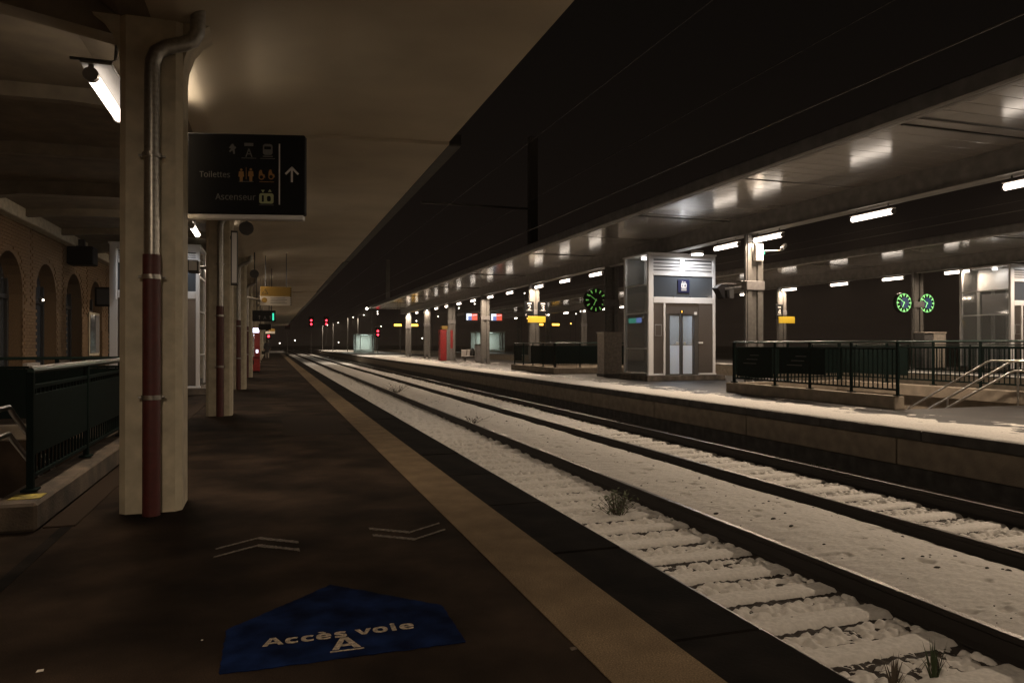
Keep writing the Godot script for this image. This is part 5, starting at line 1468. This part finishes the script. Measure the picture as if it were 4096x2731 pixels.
# ---------------------------------------------------------------- people
# a body as the smooth union of tapered capsules, meshed as surface nets
func capsule_body(bones: Array, cell: float, blend: float, colour: Callable) -> ArrayMesh:
	var lo := Vector3.INF
	var hi := -Vector3.INF
	for b in bones:
		for e in [[b[0], b[2]], [b[1], b[3]]]:
			lo = lo.min(e[0] - Vector3.ONE * (e[1] + cell * 2 + blend))
			hi = hi.max(e[0] + Vector3.ONE * (e[1] + cell * 2 + blend))
	var n := Vector3i(((hi - lo) / cell).ceil())
	var f := PackedFloat32Array()
	f.resize((n.x + 1) * (n.y + 1) * (n.z + 1))
	f.fill(9.0)
	var id := func(i: int, j: int, k: int) -> int: return (k * (n.y + 1) + j) * (n.x + 1) + i
	for b in bones:
		var r: float = maxf(b[2], b[3]) + cell * 2 + blend
		var a := Vector3i(((b[0].min(b[1]) - lo - Vector3.ONE * r) / cell).floor()).clamp(Vector3i.ZERO, n)
		var z := Vector3i(((b[0].max(b[1]) - lo + Vector3.ONE * r) / cell).ceil()).clamp(Vector3i.ZERO, n)
		var ab: Vector3 = b[1] - b[0]
		var ll := maxf(ab.length_squared(), 1e-9)
		for k in range(a.z, z.z + 1):
			for j in range(a.y, z.y + 1):
				for i in range(a.x, z.x + 1):
					var p := lo + Vector3(i, j, k) * cell
					var t := clampf((p - b[0]).dot(ab) / ll, 0.0, 1.0)
					var d: float = p.distance_to(b[0] + ab * t) - lerpf(b[2], b[3], t)
					var at: int = id.call(i, j, k)
					var o := f[at]
					var h := maxf(blend - absf(o - d), 0.0) / blend
					f[at] = minf(o, d) - h * h * blend * 0.25
	var vert := {}
	var v := PackedVector3Array()
	for k in n.z:
		for j in n.y:
			for i in n.x:
				var sum := Vector3.ZERO
				var cnt := 0
				for e in [[0, 0, 0, 1, 0, 0], [0, 1, 0, 1, 1, 0], [0, 0, 1, 1, 0, 1], [0, 1, 1, 1, 1, 1], [0, 0, 0, 0, 1, 0], [1, 0, 0, 1, 1, 0], [0, 0, 1, 0, 1, 1], [1, 0, 1, 1, 1, 1], [0, 0, 0, 0, 0, 1], [1, 0, 0, 1, 0, 1], [0, 1, 0, 0, 1, 1], [1, 1, 0, 1, 1, 1]]:
					var a := f[id.call(i + e[0], j + e[1], k + e[2])]
					var b := f[id.call(i + e[3], j + e[4], k + e[5])]
					if (a < 0.0) != (b < 0.0):
						sum += Vector3(i + e[0], j + e[1], k + e[2]).lerp(Vector3(i + e[3], j + e[4], k + e[5]), a / (a - b))
						cnt += 1
				if cnt:
					vert[Vector3i(i, j, k)] = v.size()
					v.append(lo + sum / cnt * cell)
	var st := SurfaceTool.new()
	st.begin(Mesh.PRIMITIVE_TRIANGLES)
	st.set_smooth_group(0)
	for p in v:
		st.set_color(colour.call(p))
		st.add_vertex(p)
	for key in vert:
		for a in 3:
			var u := Vector3i.ZERO
			u[(a + 1) % 3] = 1
			var w := Vector3i.ZERO
			w[(a + 2) % 3] = 1
			var e := Vector3i.ZERO
			e[a] = 1
			var f0 := f[id.call(key.x, key.y, key.z)]
			var q: Vector3i = key + e
			var f1 := f[id.call(q.x, q.y, q.z)]
			if (f0 < 0.0) == (f1 < 0.0):
				continue
			if not (vert.has(key - u) and vert.has(key - w) and vert.has(key - u - w)):
				continue
			var ring := [vert[key], vert[key - u], vert[key - u - w], vert[key - w]]
			if f0 < 0.0:
				ring.reverse()
			for i in [0, 1, 2, 0, 2, 3]:
				st.add_index(ring[i])
	st.generate_normals()
	return st.commit()

func make_people() -> void:
	var o := thing("person", "person in a dark coat and pale trousers walking away along the near platform", "person", -0.28, 0.0, 72.0)
	var V := func(x: float, y: float, z: float) -> Vector3: return Vector3(x, y, z)
	var bones := [
		[V.call(0, 1.56, -0.02), V.call(0, 1.66, -0.03), 0.095, 0.105], [V.call(0, 1.42, 0), V.call(0, 1.56, -0.01), 0.065, 0.06],
		[V.call(-0.15, 1.40, 0), V.call(0.15, 1.40, 0), 0.085, 0.085], [V.call(0, 1.34, 0), V.call(0, 1.05, 0), 0.17, 0.15], [V.call(-0.07, 1.0, 0), V.call(0.07, 1.0, 0), 0.15, 0.15], [V.call(0, 1.0, 0), V.call(0, 0.72, 0.01), 0.17, 0.19],
		[V.call(-0.10, 0.90, 0), V.call(-0.11, 0.50, -0.10), 0.10, 0.065], [V.call(-0.11, 0.50, -0.10), V.call(-0.11, 0.09, -0.02), 0.062, 0.045], [V.call(-0.11, 0.05, 0.02), V.call(-0.12, 0.045, -0.18), 0.045, 0.04],
		[V.call(0.10, 0.90, 0), V.call(0.11, 0.50, 0.05), 0.10, 0.065], [V.call(0.11, 0.50, 0.05), V.call(0.11, 0.12, 0.28), 0.062, 0.045], [V.call(0.11, 0.10, 0.31), V.call(0.12, 0.04, 0.14), 0.045, 0.04],
		[V.call(-0.20, 1.38, 0), V.call(-0.26, 1.12, 0.03), 0.07, 0.058], [V.call(-0.26, 1.12, 0.03), V.call(-0.28, 0.88, -0.03), 0.055, 0.042],
		[V.call(0.20, 1.38, 0), V.call(0.27, 1.13, 0.0), 0.07, 0.058], [V.call(0.27, 1.13, 0.0), V.call(0.24, 0.98, -0.18), 0.055, 0.042],
	]
	for s in [[-0.28, 0.86, -0.03], [0.24, 0.97, -0.21]]:
		bones.append([V.call(s[0], s[1], s[2]), V.call(s[0], s[1] - 0.07, s[2] - 0.01), 0.038, 0.036])
		for k in 4:
			var q: Vector3 = V.call(s[0] + (k - 1.5) * 0.021, s[1] - 0.09, s[2] - 0.01)
			bones.append([q, q + Vector3(0, -0.06 - 0.008 * (1.5 - absf(k - 1.5)), -0.02), 0.010, 0.009])
		bones.append([V.call(s[0], s[1] - 0.02, s[2] - 0.03), V.call(s[0], s[1] - 0.07, s[2] - 0.065), 0.011, 0.009])
	var paint := func(p: Vector3) -> Color:
		if p.y > 1.60 or (p.y > 1.52 and p.z > -0.05):
			return Color(0.012, 0.009, 0.007)
		if p.y > 1.50:
			return Color(0.30, 0.19, 0.13)
		if p.y < 0.08:
			return Color(0.02, 0.018, 0.016)
		if p.y < 0.60:
			return Color(0.22, 0.19, 0.16)
		if absf(p.x) > 0.19 and p.y < 0.90:
			return Color(0.30, 0.19, 0.13)
		return Color(0.010, 0.010, 0.012)
	var m := StandardMaterial3D.new()
	m.resource_name = "clothed_body"
	m.vertex_color_use_as_albedo = true
	m.roughness = 0.85
	put(o, "body", capsule_body(bones, 0.02, 0.05, paint), m)
	var h := put(o, "hair", capsule_body([[Vector3(0, 1.64, 0.02), Vector3(0, 1.68, -0.01), 0.105, 0.10], [Vector3(0, 1.62, 0.05), Vector3(0, 1.50, 0.06), 0.07, 0.05]], 0.02, 0.04, func(_p): return Color(0.012, 0.009, 0.007)), m)
	var b := thing("handbag", "dark bag hanging from the walking person's left hand", "bag", -0.62, 0.35, 72.0)
	slab(b, "body", -0.78, -0.44, 0.42, 0.70, 71.92, 72.08, M.black, 0.04)
	bar(b, "handle", [W(-0.70, 0.69, 72.0), W(-0.64, 0.80, 72.0), W(-0.56, 0.79, 72.0), W(-0.50, 0.69, 72.0)], 0.012, M.rubber, 6)

# ---------------------------------------------------------------- plants in the snow
func weed(label: String, x: float, y: float, d: float, height: float, spread: float, blades: int, m: Material, leafy: bool) -> void:
	var o := thing("weed_clump", label, "weed", x, y, d, "weeds in the snow")
	var st := SurfaceTool.new()
	st.begin(Mesh.PRIMITIVE_TRIANGLES)
	var stems := SurfaceTool.new()
	stems.begin(Mesh.PRIMITIVE_TRIANGLES)
	for k in blades:
		var a := rng.randf() * TAU
		var lean := rng.randf_range(0.05, 1.0) * rng.randf_range(0.6, 1.4) * spread
		var h := height * rng.randf_range(0.45, 1.0)
		var root := Vector3(cos(a), 0, sin(a)) * spread * 0.25 * rng.randf()
		var tip := root + Vector3(cos(a) * lean, h, sin(a) * lean)
		var mid := root.lerp(tip, 0.5) + Vector3(0, h * 0.12, 0)
		if leafy:
			add_tube(stems, [root, mid, tip], [0.004, 0.003, 0.0015], 5)
			for i in 5:
				var p := root.lerp(mid, i / 2.0) if i < 2 else mid.lerp(tip, (i - 2) / 2.0)
				var out := Vector3(rng.randf_range(-1, 1), rng.randf_range(0.0, 0.7), rng.randf_range(-1, 1)).normalized()
				var side := out.cross(Vector3.UP).normalized() * 0.016
				var l := out * rng.randf_range(0.03, 0.075)
				for q in [p, p + l * 0.5 + side, p + l, p, p + l, p + l * 0.5 - side]:
					st.add_vertex(q)
		else:
			var side := Vector3(-sin(a), 0, cos(a)) * 0.006
			for q in [root - side, root + side, mid + side * 0.8, root - side, mid + side * 0.8, mid - side * 0.8, mid - side * 0.8, mid + side * 0.8, tip]:
				st.add_vertex(q)
	st.generate_normals()
	put(o, "leaves", st.commit(), m)
	for k in 5:
		var a := rng.randf() * TAU
		var far := Vector3(cos(a), 0, sin(a)) * spread * rng.randf_range(0.8, 1.7)
		add_tube(stems, [Vector3.ZERO, far * 0.4 + Vector3(0, height * rng.randf_range(0.4, 0.8), 0), far + Vector3(0, height * rng.randf_range(0.0, 0.6), 0)], [0.003, 0.0025, 0.001], 5)
	if true:
		stems.generate_normals()
		put(o, "stems", stems.commit(), M.dry_weed)

func make_weeds() -> void:
	weed("green leafy weed between the sleepers beside the first rail", 3.92, -0.68, 7.85, 0.34, 0.24, 60, M.pale_weed, true)
	weed("dry grass tuft by the platform edge at the bottom of the picture", 3.52, -0.68, 3.42, 0.24, 0.08, 26, M.dry_weed, false)
	weed("second dry grass tuft by the platform edge, right of the other", 3.86, -0.68, 3.44, 0.28, 0.09, 24, M.weed, false)
	weed("dry brown weed leaning over the first rail", 4.75, -0.62, 17.5, 0.22, 0.30, 18, M.dry_weed, true)
	weed("bushy dry weed far along the first rail", 4.9, -0.6, 29.5, 0.40, 0.6, 30, M.dry_weed, true)
	weed("pale weed tuft between the second rail and the platform wall", 8.2, -0.70, 16.5, 0.22, 0.2, 26, M.dry_weed, true)
	weed("low green weed at the foot of the middle platform wall", 8.35, -0.70, 9.5, 0.16, 0.18, 26, M.weed, true)
